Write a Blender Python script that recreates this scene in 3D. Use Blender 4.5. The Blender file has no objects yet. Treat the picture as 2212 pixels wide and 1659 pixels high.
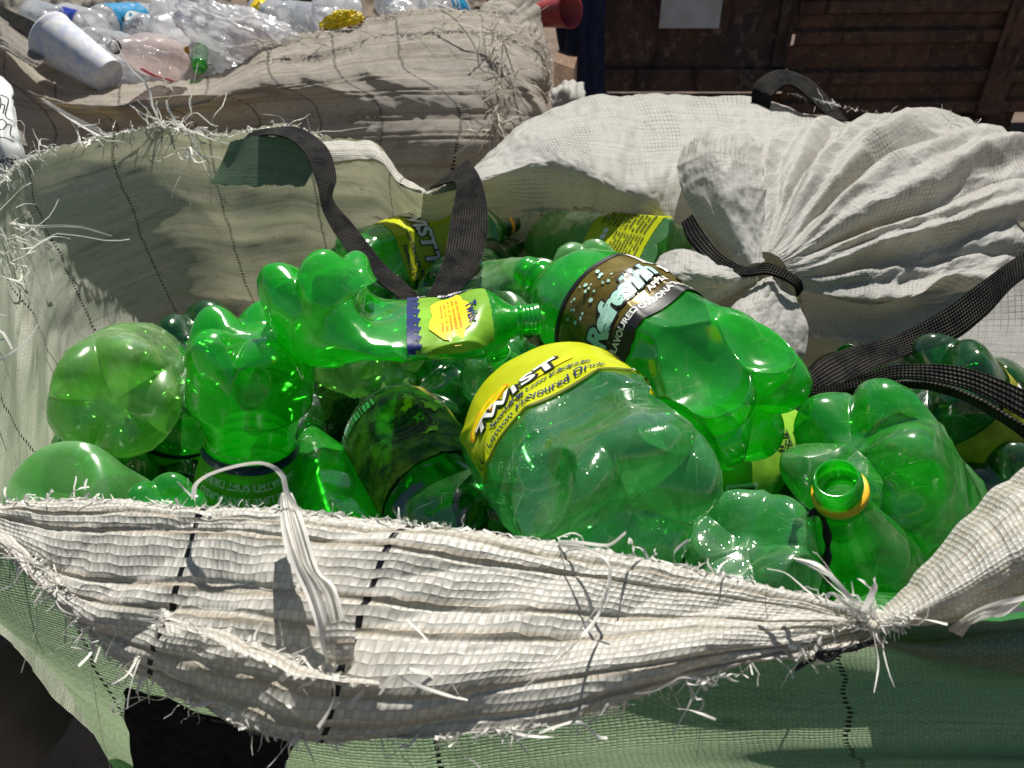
import bpy, bmesh, math, random
import numpy as np
from mathutils import Vector
R_ = math.radians
random.seed(7); rng = np.random.default_rng(7)
S = bpy.context.scene
C = S.collection

# ------------------------------------------------------------------ camera
CAMZ, PITCH, HALF = 1.6, R_(35), R_(33)
F = 1106/math.tan(HALF)
cd = bpy.data.cameras.new('camera'); cam = bpy.data.objects.new('camera', cd); C.objects.link(cam)
cam.location = (0, 0, CAMZ); cam.rotation_euler = (math.pi/2-PITCH, 0, 0)
cd.sensor_width = 36; cd.lens = 18/math.tan(HALF); cd.clip_start = .02; cd.clip_end = 200
cd.dof.use_dof = True; cd.dof.focus_distance = .58; cd.dof.aperture_fstop = 16
S.camera = cam
# ------------------------------------------------------------------ sky and sun
SUN_EL, SUN_AZ = R_(60), R_(14)
w = bpy.data.worlds.new("World"); S.world = w; w.use_nodes = True
bg = w.node_tree.nodes['Background']; sky = w.node_tree.nodes.new('ShaderNodeTexSky')
sky.sky_type = 'NISHITA'; sky.sun_disc = False; sky.sun_elevation = SUN_EL; sky.sun_rotation = SUN_AZ
w.node_tree.links.new(sky.outputs[0], bg.inputs[0]); bg.inputs[1].default_value = .042
sd = bpy.data.lights.new('sun', 'SUN'); sd.energy = 5.0; sd.angle = R_(.5); sd.color = (1, .95, .87)
sun = bpy.data.objects.new('sun', sd); C.objects.link(sun)
sdir = Vector((math.sin(SUN_AZ)*math.cos(SUN_EL), math.cos(SUN_AZ)*math.cos(SUN_EL), math.sin(SUN_EL)))
sun.rotation_euler = sdir.to_track_quat('Z', 'Y').to_euler(); sun.location = sdir*30
S.view_settings.view_transform = 'Standard'; S.view_settings.look = 'None'
S.view_settings.exposure = .5; S.view_settings.gamma = 1
S.cycles.use_denoising = True
S.cycles.max_bounces = 14; S.cycles.diffuse_bounces = 6; S.cycles.glossy_bounces = 4
S.cycles.transmission_bounces = 8; S.cycles.transparent_max_bounces = 28
S.cycles.sample_clamp_indirect = 6; S.cycles.caustics_reflective = False; S.cycles.caustics_refractive = False

# ------------------------------------------------------------------ points and noise
FW = np.array((0, math.cos(PITCH), -math.sin(PITCH))); UP = np.array((0, math.sin(PITCH), math.cos(PITCH)))
RT = np.array((1., 0, 0)); CAM = np.array((0, 0, CAMZ))
def ray(px, py): return FW + (px-1106)/F*RT + (829.5-py)/F*UP
def P(px, py, d): return CAM + d*ray(px, py)
def PP(seq, k=1., dd=0.): return np.array([P(a, b, c*k+dd) for a, b, c in seq])
def _h(i, j, k, s):
    n = (i*374761393 + j*668265263 + k*2147483647 + s*1274126177) & 0xffffffff
    n = ((n ^ (n >> 13))*1274126177) & 0xffffffff
    return n ^ (n >> 16)
_G = np.array([(1,1,0),(-1,1,0),(1,-1,0),(-1,-1,0),(1,0,1),(-1,0,1),(1,0,-1),(-1,0,-1),(0,1,1),(0,-1,1),(0,1,-1),(0,-1,-1)], float)
def pn(p, seed=0):
    p = np.asarray(p, float); i = np.floor(p).astype(np.int64); f = p-i
    u = f*f*f*(f*(f*6-15)+10); out = 0
    for a in (0, 1):
        for b in (0, 1):
            for c in (0, 1):
                g = _G[_h(i[..., 0]+a, i[..., 1]+b, i[..., 2]+c, seed) % 12]
                dv = g[..., 0]*(f[..., 0]-a)+g[..., 1]*(f[..., 1]-b)+g[..., 2]*(f[..., 2]-c)
                wt = (u[..., 0] if a else 1-u[..., 0])*(u[..., 1] if b else 1-u[..., 1])*(u[..., 2] if c else 1-u[..., 2])
                out = out+wt*dv
    return out
def ridge(p, seed): return 1-2*np.abs(pn(p, seed))
def sstep(a, b, x):
    t = np.clip((x-a)/(b-a), 0, 1); return t*t*(3-2*t)

# ------------------------------------------------------------------ objects
def tag(o, label=None, cat=None, group=None, kind=None):
    for k, v in (('label', label), ('category', cat), ('group', group), ('kind', kind)):
        if v: o[k] = v
    return o
def thing(name, label, cat, loc, group=None):
    o = bpy.data.objects.new(name, None); C.objects.link(o); o.location = tuple(loc)
    o.empty_display_size = .02
    return tag(o, label, cat, group)
def org(o):
    v = np.zeros(3)
    while o is not None: v = v+np.array(o.location); o = o.parent
    return v
def link(name, me, parent=None):
    o = bpy.data.objects.new(name, me); C.objects.link(o)
    if parent is not None: o.parent = parent
    return o
def raw(name, V, faces, mats, parent=None, midx=None, smooth=True, uv=None):
    V = np.asarray(V, float)
    if parent is not None: V = V-org(parent)
    else: o0 = V.mean(0); V = V-o0
    me = bpy.data.meshes.new(name); me.from_pydata(V.tolist(), [], [list(map(int, f)) for f in faces])
    for m in (mats if isinstance(mats, (list, tuple)) else [mats]): me.materials.append(m)
    if midx is not None: me.polygons.foreach_set('material_index', np.asarray(midx, np.int32))
    me.polygons.foreach_set('use_smooth', np.full(len(me.polygons), smooth))
    if uv is not None:
        L = me.uv_layers.new(name='UVMap'); li = np.empty(len(me.loops), np.int32); me.loops.foreach_get('vertex_index', li)
        L.data.foreach_set('uv', np.asarray(uv, np.float32)[li].ravel())
    me.update()
    o = link(name, me, parent)
    if parent is None: o.location = tuple(o0)
    return o
def gfaces(nv, nu, wrap=False):
    i = np.arange(nv-1)[:, None]; j = np.arange(nu if wrap else nu-1)[None, :]; j2 = (j+1) % nu
    return np.stack([i*nu+j, i*nu+j2, (i+1)*nu+j2, (i+1)*nu+j], -1).reshape(-1, 4)
class MB:
    def __init__(s): s.V = []; s.F = []; s.M = []; s.n = 0
    def add(s, V, Fs, m=0):
        s.V.append(np.asarray(V, float)); s.F += [[int(a)+s.n for a in f] for f in Fs]; s.M += [m]*len(Fs); s.n += len(V)
    def build(s, name, mats, parent=None, smooth=True): return raw(name, np.concatenate(s.V), s.F, mats, parent, s.M, smooth)
def cat(pts, n, u=None):
    """Catmull-Rom through pts (k,...) -> n samples, even in chord length"""
    p = np.asarray(pts, float); k = len(p)
    if u is None:
        dd = np.linalg.norm((p[1:]-p[:-1]).reshape(k-1, -1), axis=1)**.7; t = np.concatenate([[0], np.cumsum(dd)]); t /= t[-1]
        u = np.interp(np.linspace(0, 1, n), t, np.arange(k))
    i = np.clip(np.floor(u).astype(int), 0, k-2); f = (u-i).reshape((-1,)+(1,)*(p.ndim-1))
    g = lambda a: p[np.clip(a, 0, k-1)]
    p0, p1, p2, p3 = g(i-1), g(i), g(i+1), g(i+2)
    p0 = np.where((i == 0).reshape(f.shape), 2*p1-p2, p0); p3 = np.where((i == k-2).reshape(f.shape), 2*p2-p1, p3)
    return .5*(2*p1+(p2-p0)*f+(2*p0-5*p1+4*p2-p3)*f**2+(3*p1-p0-3*p2+p3)*f**3)
def normals(G):
    a = np.gradient(G, axis=1); b = np.gradient(G, axis=0); n = np.cross(a, b)
    return n/(np.linalg.norm(n, axis=2, keepdims=True)+1e-12)
def surf(rows, nu, nv):
    a = np.array([cat(r, nu) for r in rows]); return cat(a, nv)
def arc(G):
    lu = np.linalg.norm(np.diff(G, axis=1), axis=2).sum(1).max(); lv = np.linalg.norm(np.diff(G, axis=0), axis=2).sum(0).mean()
    return lu, lv
def sheet(name, rows, nu, nv, mat, parent=None, wr=(), rib=None, thick=0, rag=(0, 0), fold=None, seed=0, uv0=(0, 0), skew=0):
    G = surf(rows, nu, nv); n = normals(G); lu, lv = arc(G)
    uu = np.linspace(0, lu, nu)[None, :].repeat(nv, 0)+uv0[0]; vv = np.linspace(0, lv, nv)[:, None].repeat(nu, 1)+uv0[1]
    D = np.zeros((nv, nu))
    for (amp, fr, kind) in wr:
        q = np.stack([uu*fr[0], vv*fr[1], np.full_like(uu, seed*3.7)], -1)
        D += amp*(ridge(q, seed) if kind == 'r' else pn(q, seed))
    if fold: D += fold(np.linspace(0, 1, nu)[None, :], np.linspace(0, 1, nv)[:, None])
    if rib:
        per, gap, h, sg = rib; ph = (vv+.004*pn(np.stack([uu*9, vv*0, uu*0], -1), seed+5)) % per
        D += h*(np.exp(-((ph-per*.5+gap/2)/sg)**2)+np.exp(-((ph-per*.5-gap/2)/sg)**2))
    G = G+n*D[..., None]
    if rag[0] or rag[1]:
        dv = G[1]-G[0]; dv /= np.linalg.norm(dv, axis=1, keepdims=True)
        q = np.stack([uu[0]*300, uu[0]*0, uu[0]*0+seed], -1); q2 = q*.25
        jit = (pn(q, seed)+pn(q2, seed+1))
        G[0] += dv*(jit*rag[0])[:, None]
        dv = G[-1]-G[-2]; dv /= np.linalg.norm(dv, axis=1, keepdims=True); G[-1] += dv*((pn(q, seed+2)+pn(q2, seed+3))*rag[1])[:, None]
    uv = np.stack([uu+skew*vv, vv], -1).reshape(-1, 2); V = G.reshape(-1, 3); Fs = gfaces(nv, nu)
    if thick:
        N = normals(G).reshape(-1, 3); m = len(V)
        b = np.concatenate([np.arange(nu-1), np.arange(nu-1, nv*nu-1, nu), np.arange(nv*nu-1, (nv-1)*nu, -1), np.arange((nv-1)*nu, 0, -nu)])
        b2 = np.roll(b, -1)
        Fs = np.concatenate([Fs, Fs[:, ::-1]+m, np.stack([b2, b, b+m, b2+m], 1)])
        V = np.concatenate([V+N*thick/2, V-N*thick/2]); uv = np.concatenate([uv, uv])
    return raw(name, V, Fs, mat, parent, uv=uv)
def ribbon(mb, pts, width, n=14, seed=0, taper=True, m=0):
    c = cat(pts, n); t = np.gradient(c, axis=0); t /= np.linalg.norm(t, axis=1, keepdims=True)+1e-9
    r = np.random.default_rng(seed); a = r.normal(size=3)+0.0; side = np.cross(t, a); side /= np.linalg.norm(side, axis=1, keepdims=True)+1e-9
    up = np.cross(t, side); tw = np.linspace(0, r.uniform(-2.5, 2.5), n)[:, None]; side = side*np.cos(tw)+up*np.sin(tw)
    wd = np.full(n, width); 
    if taper: wd = width*(1-.75*np.linspace(0, 1, n)**2)
    e = side*wd[:, None]/2; b = np.cross(t, side)*(width*.12)
    V = np.concatenate([c-e, c+b, c+e]); i = np.arange(n-1)
    mb.add(V, np.concatenate([np.stack([i, i+1, i+1+n, i+n], 1), np.stack([i+n, i+n+1, i+1+2*n, i+2*n], 1)]), m)
def tube(mb, pts, r, n=30, k=8, m=0):
    c = cat(pts, n); t = np.gradient(c, axis=0); t /= np.linalg.norm(t, axis=1, keepdims=True)+1e-9
    a = np.array((.3, .2, .9)); s = np.cross(t, a); s /= np.linalg.norm(s, axis=1, keepdims=True)+1e-9; u = np.cross(t, s)
    th = np.linspace(0, 2*math.pi, k, endpoint=False); rr = r if np.ndim(r) else np.full(n, r)
    V = c[:, None]+(s[:, None]*np.cos(th)[None, :, None]+u[:, None]*np.sin(th)[None, :, None])*rr[:, None, None]
    mb.add(V.reshape(-1, 3), gfaces(n, k, True), m)
def fray(name, edge, count, ln, wd, out, mat, parent, spread=.6, seed=0):
    """a fringe of loose flat tapes and threads growing from an edge line"""
    r = np.random.default_rng(seed); mb = MB(); E = cat(edge, 400); clump = r.integers(0, 399, max(3, count//9))
    for k in range(count):
        i = int(np.clip(clump[r.integers(len(clump))]+r.normal()*7, 0, 399)) if r.random() < .6 else r.integers(0, 399)
        p = E[i]; l = ln*min(3.5, r.exponential(.55)+.15); d = np.array(out)*r.uniform(.2, 1)+r.normal(size=3)*spread
        tg = E[min(i+3, 399)]-E[max(i-3, 0)]; d = d+tg/(np.linalg.norm(tg)+1e-9)*r.normal()*spread*1.6
        d /= np.linalg.norm(d); cv = r.normal(size=3)*.9+np.array((0, 0, -.6)); pts = [p-d*.004]; kink = r.normal(size=3)*.35
        for s_ in (.3, .55, .8, 1): pts.append(p+d*l*s_+cv*l*s_*s_*.6+kink*l*max(0, s_-.5)+r.normal(size=3)*l*.07)
        ribbon(mb, pts, wd*r.uniform(.3, 1.5), 9, int(r.integers(1e6)), r.random() < .6)
    return mb.build(name, mat, parent)

# ------------------------------------------------------------------ materials
class NB:
    def __init__(s, name):
        s.m = bpy.data.materials.new(name); s.m.use_nodes = True; s.t = s.m.node_tree; s.t.nodes.clear()
        s.out = s.t.nodes.new('ShaderNodeOutputMaterial')
    def set(s, inp, v):
        if hasattr(v, 'is_output'): s.t.links.new(v, inp)
        elif isinstance(v, (tuple, list)) and len(v) == 3 and inp.type == 'RGBA': inp.default_value = (*v, 1)
        else: inp.default_value = v
    def n(s, typ, o=0, props=None, **kw):
        nd = s.t.nodes.new('ShaderNode'+typ)
        for k, v in (props or {}).items(): setattr(nd, k, v)
        for k, v in kw.items():
            key = int(k[1:]) if k[0] == 'i' and k[1:].isdigit() else k.replace('_', ' ')
            s.set(nd.inputs[key], v)
        return nd.outputs[o]
    def ma(s, op, a, b=0., c=None):
        kw = dict(i0=a, i1=b)
        if c is not None: kw['i2'] = c
        return s.n('Math', 0, {'operation': op}, **kw)
    def mixc(s, f, a, b): return s.n('MixRGB', 0, None, Fac=f, Color1=a, Color2=b)
    def mul(s, f, a, b): return s.n('MixRGB', 0, {'blend_type': 'MULTIPLY'}, Fac=f, Color1=a, Color2=b)
    def noise(s, sc, det=3, rough=.55, vec=None, dist=0., o=0):
        kw = dict(Scale=sc, Detail=det, Roughness=rough, Distortion=dist)
        if vec is not None: kw['Vector'] = vec
        return s.n('TexNoise', o, None, **kw)
    def ramp(s, f, a, b): return s.n('MapRange', 0, {'interpolation_type': 'SMOOTHSTEP'}, Value=f, From_Min=a, From_Max=b)
    def co(s, o='Object'): return s.n('TexCoord', o)
    def mixs(s, f, a, b): return s.n('MixShader', 0, None, Fac=f, i1=a, i2=b)
    def adds(s, a, b): return s.n('AddShader', 0, None, i0=a, i1=b)
    def bump(s, h, st, dist, nrm=None):
        kw = dict(Height=h, Strength=st, Distance=dist)
        if nrm is not None: kw['Normal'] = nrm
        return s.n('Bump', 0, None, **kw)
    def fin(s, sh): s.t.links.new(sh, s.out.inputs[0]); return s.m

def plain(name, col, rough=.6, var=.15, sc=60, bump=0., metal=0., spec=.4, transl=0., col2=None):
    b = NB(name); nz = b.noise(sc, 4, .6, b.co())
    c = b.mixc(b.ramp(nz, .35, .7), tuple(x*(1-var) for x in col), col2 or tuple(min(1, x*(1+var)) for x in col))
    kw = dict(Base_Color=c, Roughness=rough, Metallic=metal); kw['Specular_IOR_Level'] = spec
    if bump: kw['Normal'] = b.bump(nz, bump, .002)
    sh = b.n('BsdfPrincipled', 0, None, **kw)
    if transl: sh = b.mixs(transl, sh, b.n('BsdfTranslucent', 0, None, Color=c))
    return b.fin(sh)

def fabric(name, col, dirt=(.16, .13, .09), damt=.4, tape=.003, dash=0., transl=.4, ribc=None, grid=0., dsc=6., sheen=.25, rough=.45, streak=1., bumpst=.5, dashc=(.012, .012, .016), greencast=None, dasho=.5, gapd=.4, drange=(-9., 99.), gridb=.06, dashw=0):
    """woven polypropylene cloth, drawn in metres on the sheet's own UV"""
    b = NB(name); uv = b.n('TexCoord', 'UV'); sp = b.t.nodes.new('ShaderNodeSeparateXYZ'); b.t.links.new(uv, sp.inputs[0])
    wob = b.noise(40, 2, .5, uv); u0, v0 = sp.outputs[0], sp.outputs[1]
    wv = b.ma('MULTIPLY', b.ma('SUBTRACT', wob, .5), tape*1.6)
    U = b.ma('DIVIDE', b.ma('ADD', u0, wv), tape); V = b.ma('DIVIDE', b.ma('ADD', v0, wv), tape*.85)
    fu, fv = b.ma('FLOOR', U), b.ma('FLOOR', V)
    par = b.ma('MODULO', b.ma('ABSOLUTE', b.ma('ADD', fu, fv)), 2.)
    hu = b.ma('POWER', b.ma('ABSOLUTE', b.ma('SINE', b.ma('MULTIPLY', U, math.pi))), .5)
    hv = b.ma('POWER', b.ma('ABSOLUTE', b.ma('SINE', b.ma('MULTIPLY', V, math.pi))), .5)
    h = b.ma('MULTIPLY', hu, hv)
    cell = b.n('CombineXYZ', 0, None, X=fu, Y=fv, Z=0.)
    wn = b.n('TexWhiteNoise', 0, {'noise_dimensions': '3D'}, Vector=cell)
    tn = b.n('TexWhiteNoise', 0, {'noise_dimensions': '1D'}, W=fv)
    shade = b.ma('ADD', b.ma('MULTIPLY', wn, .14), b.ma('ADD', b.ma('MULTIPLY', tn, .12), b.ma('MULTIPLY', par, .12)))
    c = b.mul(1., col, b.n('CombineColor', 0, None, Red=b.ma('SUBTRACT', 1., shade), Green=b.ma('SUBTRACT', 1., shade), Blue=b.ma('SUBTRACT', 1., b.ma('MULTIPLY', shade, 1.05))))
    gap = b.ramp(h, .45, .1)
    c = b.mixc(b.ma('MULTIPLY', gap, gapd), c, dirt)
    st = b.n('Mapping', 0, None, Vector=uv, Scale=(1., 1+7*streak, 1.))
    d1 = b.ramp(b.noise(dsc, 6, .65, st, .6), .5, .74); d2 = b.ramp(b.noise(dsc*9, 5, .7, uv), .56, .72)
    c = b.mixc(b.ma('MULTIPLY', d1, damt), c, dirt)
    c = b.mixc(b.ma('MULTIPLY', d2, damt*.6), c, tuple(x*.6 for x in dirt))
    if greencast: c = b.mixc(b.ma('MULTIPLY', b.ramp(b.noise(dsc*.5, 4, .6, st), .35, .6), .6), c, greencast)  # green light bounced off the bottles, put into the cloth colour in patches
    if grid:
        gu = b.ma('ABSOLUTE', b.ma('SUBTRACT', b.ma('FRACT', b.ma('DIVIDE', b.ma('ADD', u0, wv), grid)), .5))
        gv = b.ma('ABSOLUTE', b.ma('SUBTRACT', b.ma('FRACT', b.ma('DIVIDE', b.ma('ADD', v0, wv), grid)), .5))
        gl = b.ramp(b.ma('MINIMUM', gu, gv), .09, .02)
        gm = b.ramp(b.noise(7, 4, .65, uv), .46, .64)
        c = b.mixc(b.ma('MULTIPLY', gl, b.ma('ADD', b.ma('MULTIPLY', gm, .85), gridb)), c, (.09, .075, .055))
    if ribc:
        per, gp, w_ = ribc; fr = b.ma('ABSOLUTE', b.ma('SUBTRACT', b.ma('MODULO', v0, per), per*.5))
        rr = b.ramp(b.ma('ABSOLUTE', b.ma('SUBTRACT', fr, gp/2)), w_, w_*.4)
        c = b.mixc(b.ma('MULTIPLY', rr, .62), c, (.40, .34, .25))
    if dash:
        ph = b.ma('ABSOLUTE', b.ma('SUBTRACT', b.ma('MODULO', b.ma('ADD', u0, b.ma('MULTIPLY', wv, 2.)), dash), dash*dasho))
        dl = b.ma('MULTIPLY', b.ma('LESS_THAN', ph, (dashw or tape)*.5), b.ma('LESS_THAN', b.ma('MODULO', fv, 2.), .5))
        dl = b.ma('MULTIPLY', dl, b.ma('MULTIPLY', b.ma('GREATER_THAN', u0, drange[0]), b.ma('LESS_THAN', u0, drange[1])))
        c = b.mixc(dl, c, dashc)
    nr = b.bump(b.ma('ADD', h, b.ma('MULTIPLY', par, .3)), bumpst, tape*.35)
    fine = b.noise(300, 3, .6, uv); nr = b.bump(fine, .15, .001, nr)
    df = b.n('BsdfPrincipled', 0, None, Base_Color=c, Roughness=rough, Normal=nr, Specular_IOR_Level=sheen)
    tr = b.n('BsdfTranslucent', 0, None, Color=b.mul(1., c, (1., .93, .78)), Normal=nr)
    return b.fin(b.mixs(transl, df, tr))

def pet(name, thin, thick, haze, hcol, rough=.07, dust=.25, dustc=(.55, .75, .5), drops=False, crease=.45):
    """thin blown plastic: tinted see-through wall, gloss, a milky scattering share"""
    b = NB(name); oc = b.co(); fac = b.n('LayerWeight', 'Facing', None, Blend=.5)
    lum = b.noise(26, 4, .6, oc)
    tint = b.mixc(b.ma('POWER', fac, 1.6), thin, thick)
    nz = b.noise(380, 2, .5, oc)
    nrm = b.bump(b.noise(70, 3, .55, oc), .14, .0015)
    st = b.n('Mapping', 0, None, Vector=oc, Scale=(3., 3., 60.)); nrm = b.bump(b.noise(40, 3, .6, st), .05, .0006, nrm)
    if drops:
        vo = b.n('TexVoronoi', 0, {'feature': 'F1'}, Scale=260., Vector=oc)
        nrm = b.bump(b.ramp(vo, .32, .1), .28, .0009, nrm)
    else: nrm = b.bump(nz, .05, .0004, nrm)
    wc = b.n('VectorMath', 0, {'operation': 'ADD'}, i0=oc, i1=b.n('VectorMath', 0, {'operation': 'SCALE'}, i0=b.noise(12, 2, .5, oc, o=1), Scale=.05))
    ce = b.n('TexVoronoi', 0, {'feature': 'F1'}, Scale=21., Vector=wc); cm = b.ramp(b.noise(11, 2, .5, oc), .44, .62)
    nrm = b.bump(b.ma('MULTIPLY', ce, cm), crease, .018, nrm)
    eg = b.n('TexVoronoi', 0, {'feature': 'DISTANCE_TO_EDGE'}, Scale=21., Vector=wc); eg = b.ma('MULTIPLY', b.ramp(eg, .035, .0), cm)
    gl = b.n('BsdfGlossy', 0, None, Color=(.95, .98, .95), Roughness=b.ma('ADD', rough, b.ma('MULTIPLY', lum, .16)), Normal=nrm)
    hz = b.mixs(.62, b.n('BsdfDiffuse', 0, None, Color=hcol, Normal=nrm), b.n('BsdfTranslucent', 0, None, Color=hcol, Normal=nrm))
    dm = b.ma('MULTIPLY', b.ramp(lum, .4, .75), dust); sc = b.ramp(b.noise(9, 6, .7, oc, 1.5), .56, .66)
    dm = b.ma('ADD', dm, b.ma('MULTIPLY', sc, dust*.5))
    sp = b.ramp(b.noise(150, 2, .5, oc), .70, .76); dm = b.ma('ADD', dm, b.ma('MULTIPLY', sp, dust*1.2))
    s1 = b.ramp(b.noise(14, 2, .5, b.n('Mapping', 0, None, Vector=oc, Scale=(2., 40., 3.), Rotation=(.4, .2, .9))), .66, .72); s2 = b.ramp(b.noise(16, 2, .5, b.n('Mapping', 0, None, Vector=oc, Scale=(46., 2., 2.), Rotation=(.1, .7, .3))), .67, .73)
    dm = b.ma('MINIMUM', b.ma('ADD', dm, b.ma('MULTIPLY', b.ma('ADD', b.ma('ADD', s1, s2), b.ma('MULTIPLY', eg, 2.*crease)), .10+dust*.6)), .8)
    dcol = b.mixs(.5, b.n('BsdfDiffuse', 0, None, Color=dustc), b.n('BsdfTranslucent', 0, None, Color=dustc))
    body = b.mixs(b.ma('MULTIPLY', haze, b.ma('ADD', .7, b.ma('MULTIPLY', lum, .6))), b.n('BsdfTransparent', 0, None, Color=tint), hz)
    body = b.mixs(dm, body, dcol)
    fr = b.ma('ADD', .095, b.ma('MULTIPLY', b.ma('POWER', fac, 3.5), .55))
    return b.fin(b.mixs(fr, body, gl))

G_BRIGHT = pet('green_plastic_bright', (.20, .90, .17), (.02, .48, .03), .46, (.025, .74, .035), dust=.07)
G_MID = pet('green_plastic_mid', (.26, .84, .23), (.03, .42, .05), .36, (.035, .60, .05), dust=.17)
G_DEEP = pet('green_plastic_deep', (.035, .38, .07), (.002, .13, .02), .24, (.005, .25, .02), dust=.07)  # tint darkened so gaps in the heap go dark; shade put into the colour
G_WET = pet('green_plastic_wet', (.44, .88, .48), (.08, .52, .16), .30, (.13, .66, .20), dust=.14, drops=True)
G_MILKY = pet('green_plastic_milky', (.34, .78, .32), (.10, .50, .12), .52, (.20, .62, .16), rough=.2, dust=.24)
G_DUSTY = pet('green_plastic_dusty', (.46, .84, .34), (.18, .58, .12), .45, (.30, .68, .16), rough=.18, dust=.36, dustc=(.60, .78, .36))
CLEAR = pet('clear_plastic', (.93, .94, .95), (.6, .64, .68), .46, (.86, .87, .89), rough=.08, dust=.25, dustc=(.75, .74, .72))
CLEARPINK = pet('clear_plastic_pinkish', (.93, .88, .87), (.65, .55, .55), .42, (.84, .74, .72), rough=.1, dust=.25, dustc=(.75, .66, .62))
FILM = pet('clear_film', (.95, .95, .96), (.7, .72, .76), .55, (.88, .88, .90), rough=.12, dust=.2, dustc=(.8, .8, .8))
WEAVE = fabric('woven_white', (.80, .78, .72), damt=.28, tape=.0034, dash=.102, transl=.30, ribc=(.026, .0085, .0020), dsc=5, bumpst=.55, gapd=.25, sheen=.3, rough=.4, drange=(.11, .30))
WEAVE_IN = fabric('woven_inside', (.72, .72, .63), dirt=(.07, .085, .05), damt=.95, tape=.0030, dash=.17, dashw=.0042, transl=.34, dsc=7, streak=1.4, greencast=(.43, .50, .38), bumpst=.3)
WEAVE_OUT = fabric('woven_front', (.44, .60, .46), dirt=(.08, .12, .06), damt=.55, tape=.0032, dash=.21, transl=.62, dsc=4, bumpst=.45)  # green light coming through the bottles is put into this cloth colour
WEAVE_TAN = fabric('woven_weathered', (.70, .65, .57), dirt=(.13, .10, .065), damt=.6, tape=.0034, dash=.16, dashw=.0055, transl=.42, dsc=7, streak=.15, ribc=(.07, .018, .004), bumpst=.7)
WEAVE_GREY = fabric('woven_soiled', (.50, .48, .44), dirt=(.10, .085, .06), damt=.7, tape=.003, transl=.3, dsc=6, bumpst=.8, ribc=(.03, .01, .003))
SACKC = fabric('sack_cloth', (.73, .73, .70), dirt=(.20, .15, .10), damt=.36, tape=.0016, transl=.44, grid=.0068, dsc=6, streak=0, bumpst=.12, sheen=.15, rough=.5, gapd=.1, gridb=.07)
THREAD = plain('plastic_thread', (.80, .79, .74), .4, .1, transl=.35)
THREADG = plain('weathered_thread', (.62, .57, .48), .5, .2, transl=.3)
def webbing(name):
    b = NB(name); uv = b.n('TexCoord', 'UV'); sp = b.t.nodes.new('ShaderNodeSeparateXYZ'); b.t.links.new(uv, sp.inputs[0])
    a = b.ma('SINE', b.ma('MULTIPLY', b.ma('ADD', sp.outputs[0], sp.outputs[1]), 2*math.pi/.0066))
    c_ = b.ma('SINE', b.ma('MULTIPLY', b.ma('SUBTRACT', sp.outputs[0], sp.outputs[1]), 2*math.pi/.0066))
    h = b.ma('MULTIPLY', a, c_); nz = b.noise(220, 3, .6, uv)
    c = b.mixc(b.ramp(nz, .4, .8), (.005, .005, .006), (.02, .02, .02))
    fl = b.ma('MULTIPLY', b.ramp(h, .1, .7), b.ramp(b.noise(25, 3, .6, uv), .35, .62))
    c = b.mixc(b.ma('MULTIPLY', fl, .55), c, (.16, .145, .11))
    return b.fin(b.n('BsdfPrincipled', 0, None, Base_Color=c, Roughness=.5, Normal=b.bump(h, .9, .0012), Specular_IOR_Level=.06))
STRAP = webbing('black_webbing')
BLACK = plain('black_cord', (.012, .012, .014), .6, .4)
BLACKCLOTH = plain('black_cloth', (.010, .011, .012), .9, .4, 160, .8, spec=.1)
INK_W = plain('ink_white', (.82, .82, .78), .4, .03); INK_K = plain('ink_black', (.015, .015, .015), .4, .1)
INK_N = plain('ink_navy', (.012, .02, .11), .4, .1); INK_Y = plain('ink_yellow', (.90, .66, .01), .4, .05)
INK_MINT = plain('ink_mint', (.42, .72, .60), .4, .04); INK_OR = plain('ink_orange', (.85, .28, .01), .4, .05)
INK_LIME = plain('ink_lime', (.38, .66, .04), .4, .08, transl=.3); INK_G = plain('ink_olive', (.10, .12, .01), .5, .1)
LAB_Y = plain('label_yellow', (.66, .72, .012), .32, .04, 30, transl=.3); LAB_GOLD = plain('label_gold', (.15, .115, .018), .25, .3, 40, .3, spec=.6, metal=.35)
LAB_LIME = plain('label_lime', (.30, .60, .05), .35, .2, 25, transl=.35); LAB_DARK = plain('label_stained', (.03, .035, .02), .5, .5, 50, col2=(.30, .29, .02))
LAB_LEMON = plain('label_lemon_lime', (.40, .66, .10), .35, .2, 25, transl=.6); LAB_SHADED = plain('label_shaded_yellow', (.34, .36, .02), .5, .35, 30, transl=.1)  # second one: label yellow darkened, shade under the right strap put into the colour
LAB_W = plain('label_white', (.72, .78, .68), .4, .06, transl=.3); LAB_N = plain('label_navy', (.012, .022, .12), .35, .2)
LAB_BLUE = plain('label_blue', (.02, .22, .42), .35, .1); LAB_ORG = plain('label_amber', (.72, .36, .03), .35, .1); LAB_P = plain('label_pink', (.75, .12, .18), .4, .1)
RING_Y = plain('ring_yellow', (.86, .52, .02), .4, .1); RING_O = plain('ring_ochre', (.70, .34, .02), .45, .1); RING_K = plain('ring_black', (.02, .02, .02), .5, .1)
RING_B = plain('ring_blue', (.02, .05, .35), .4, .1); RING_G = G_DEEP

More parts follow.
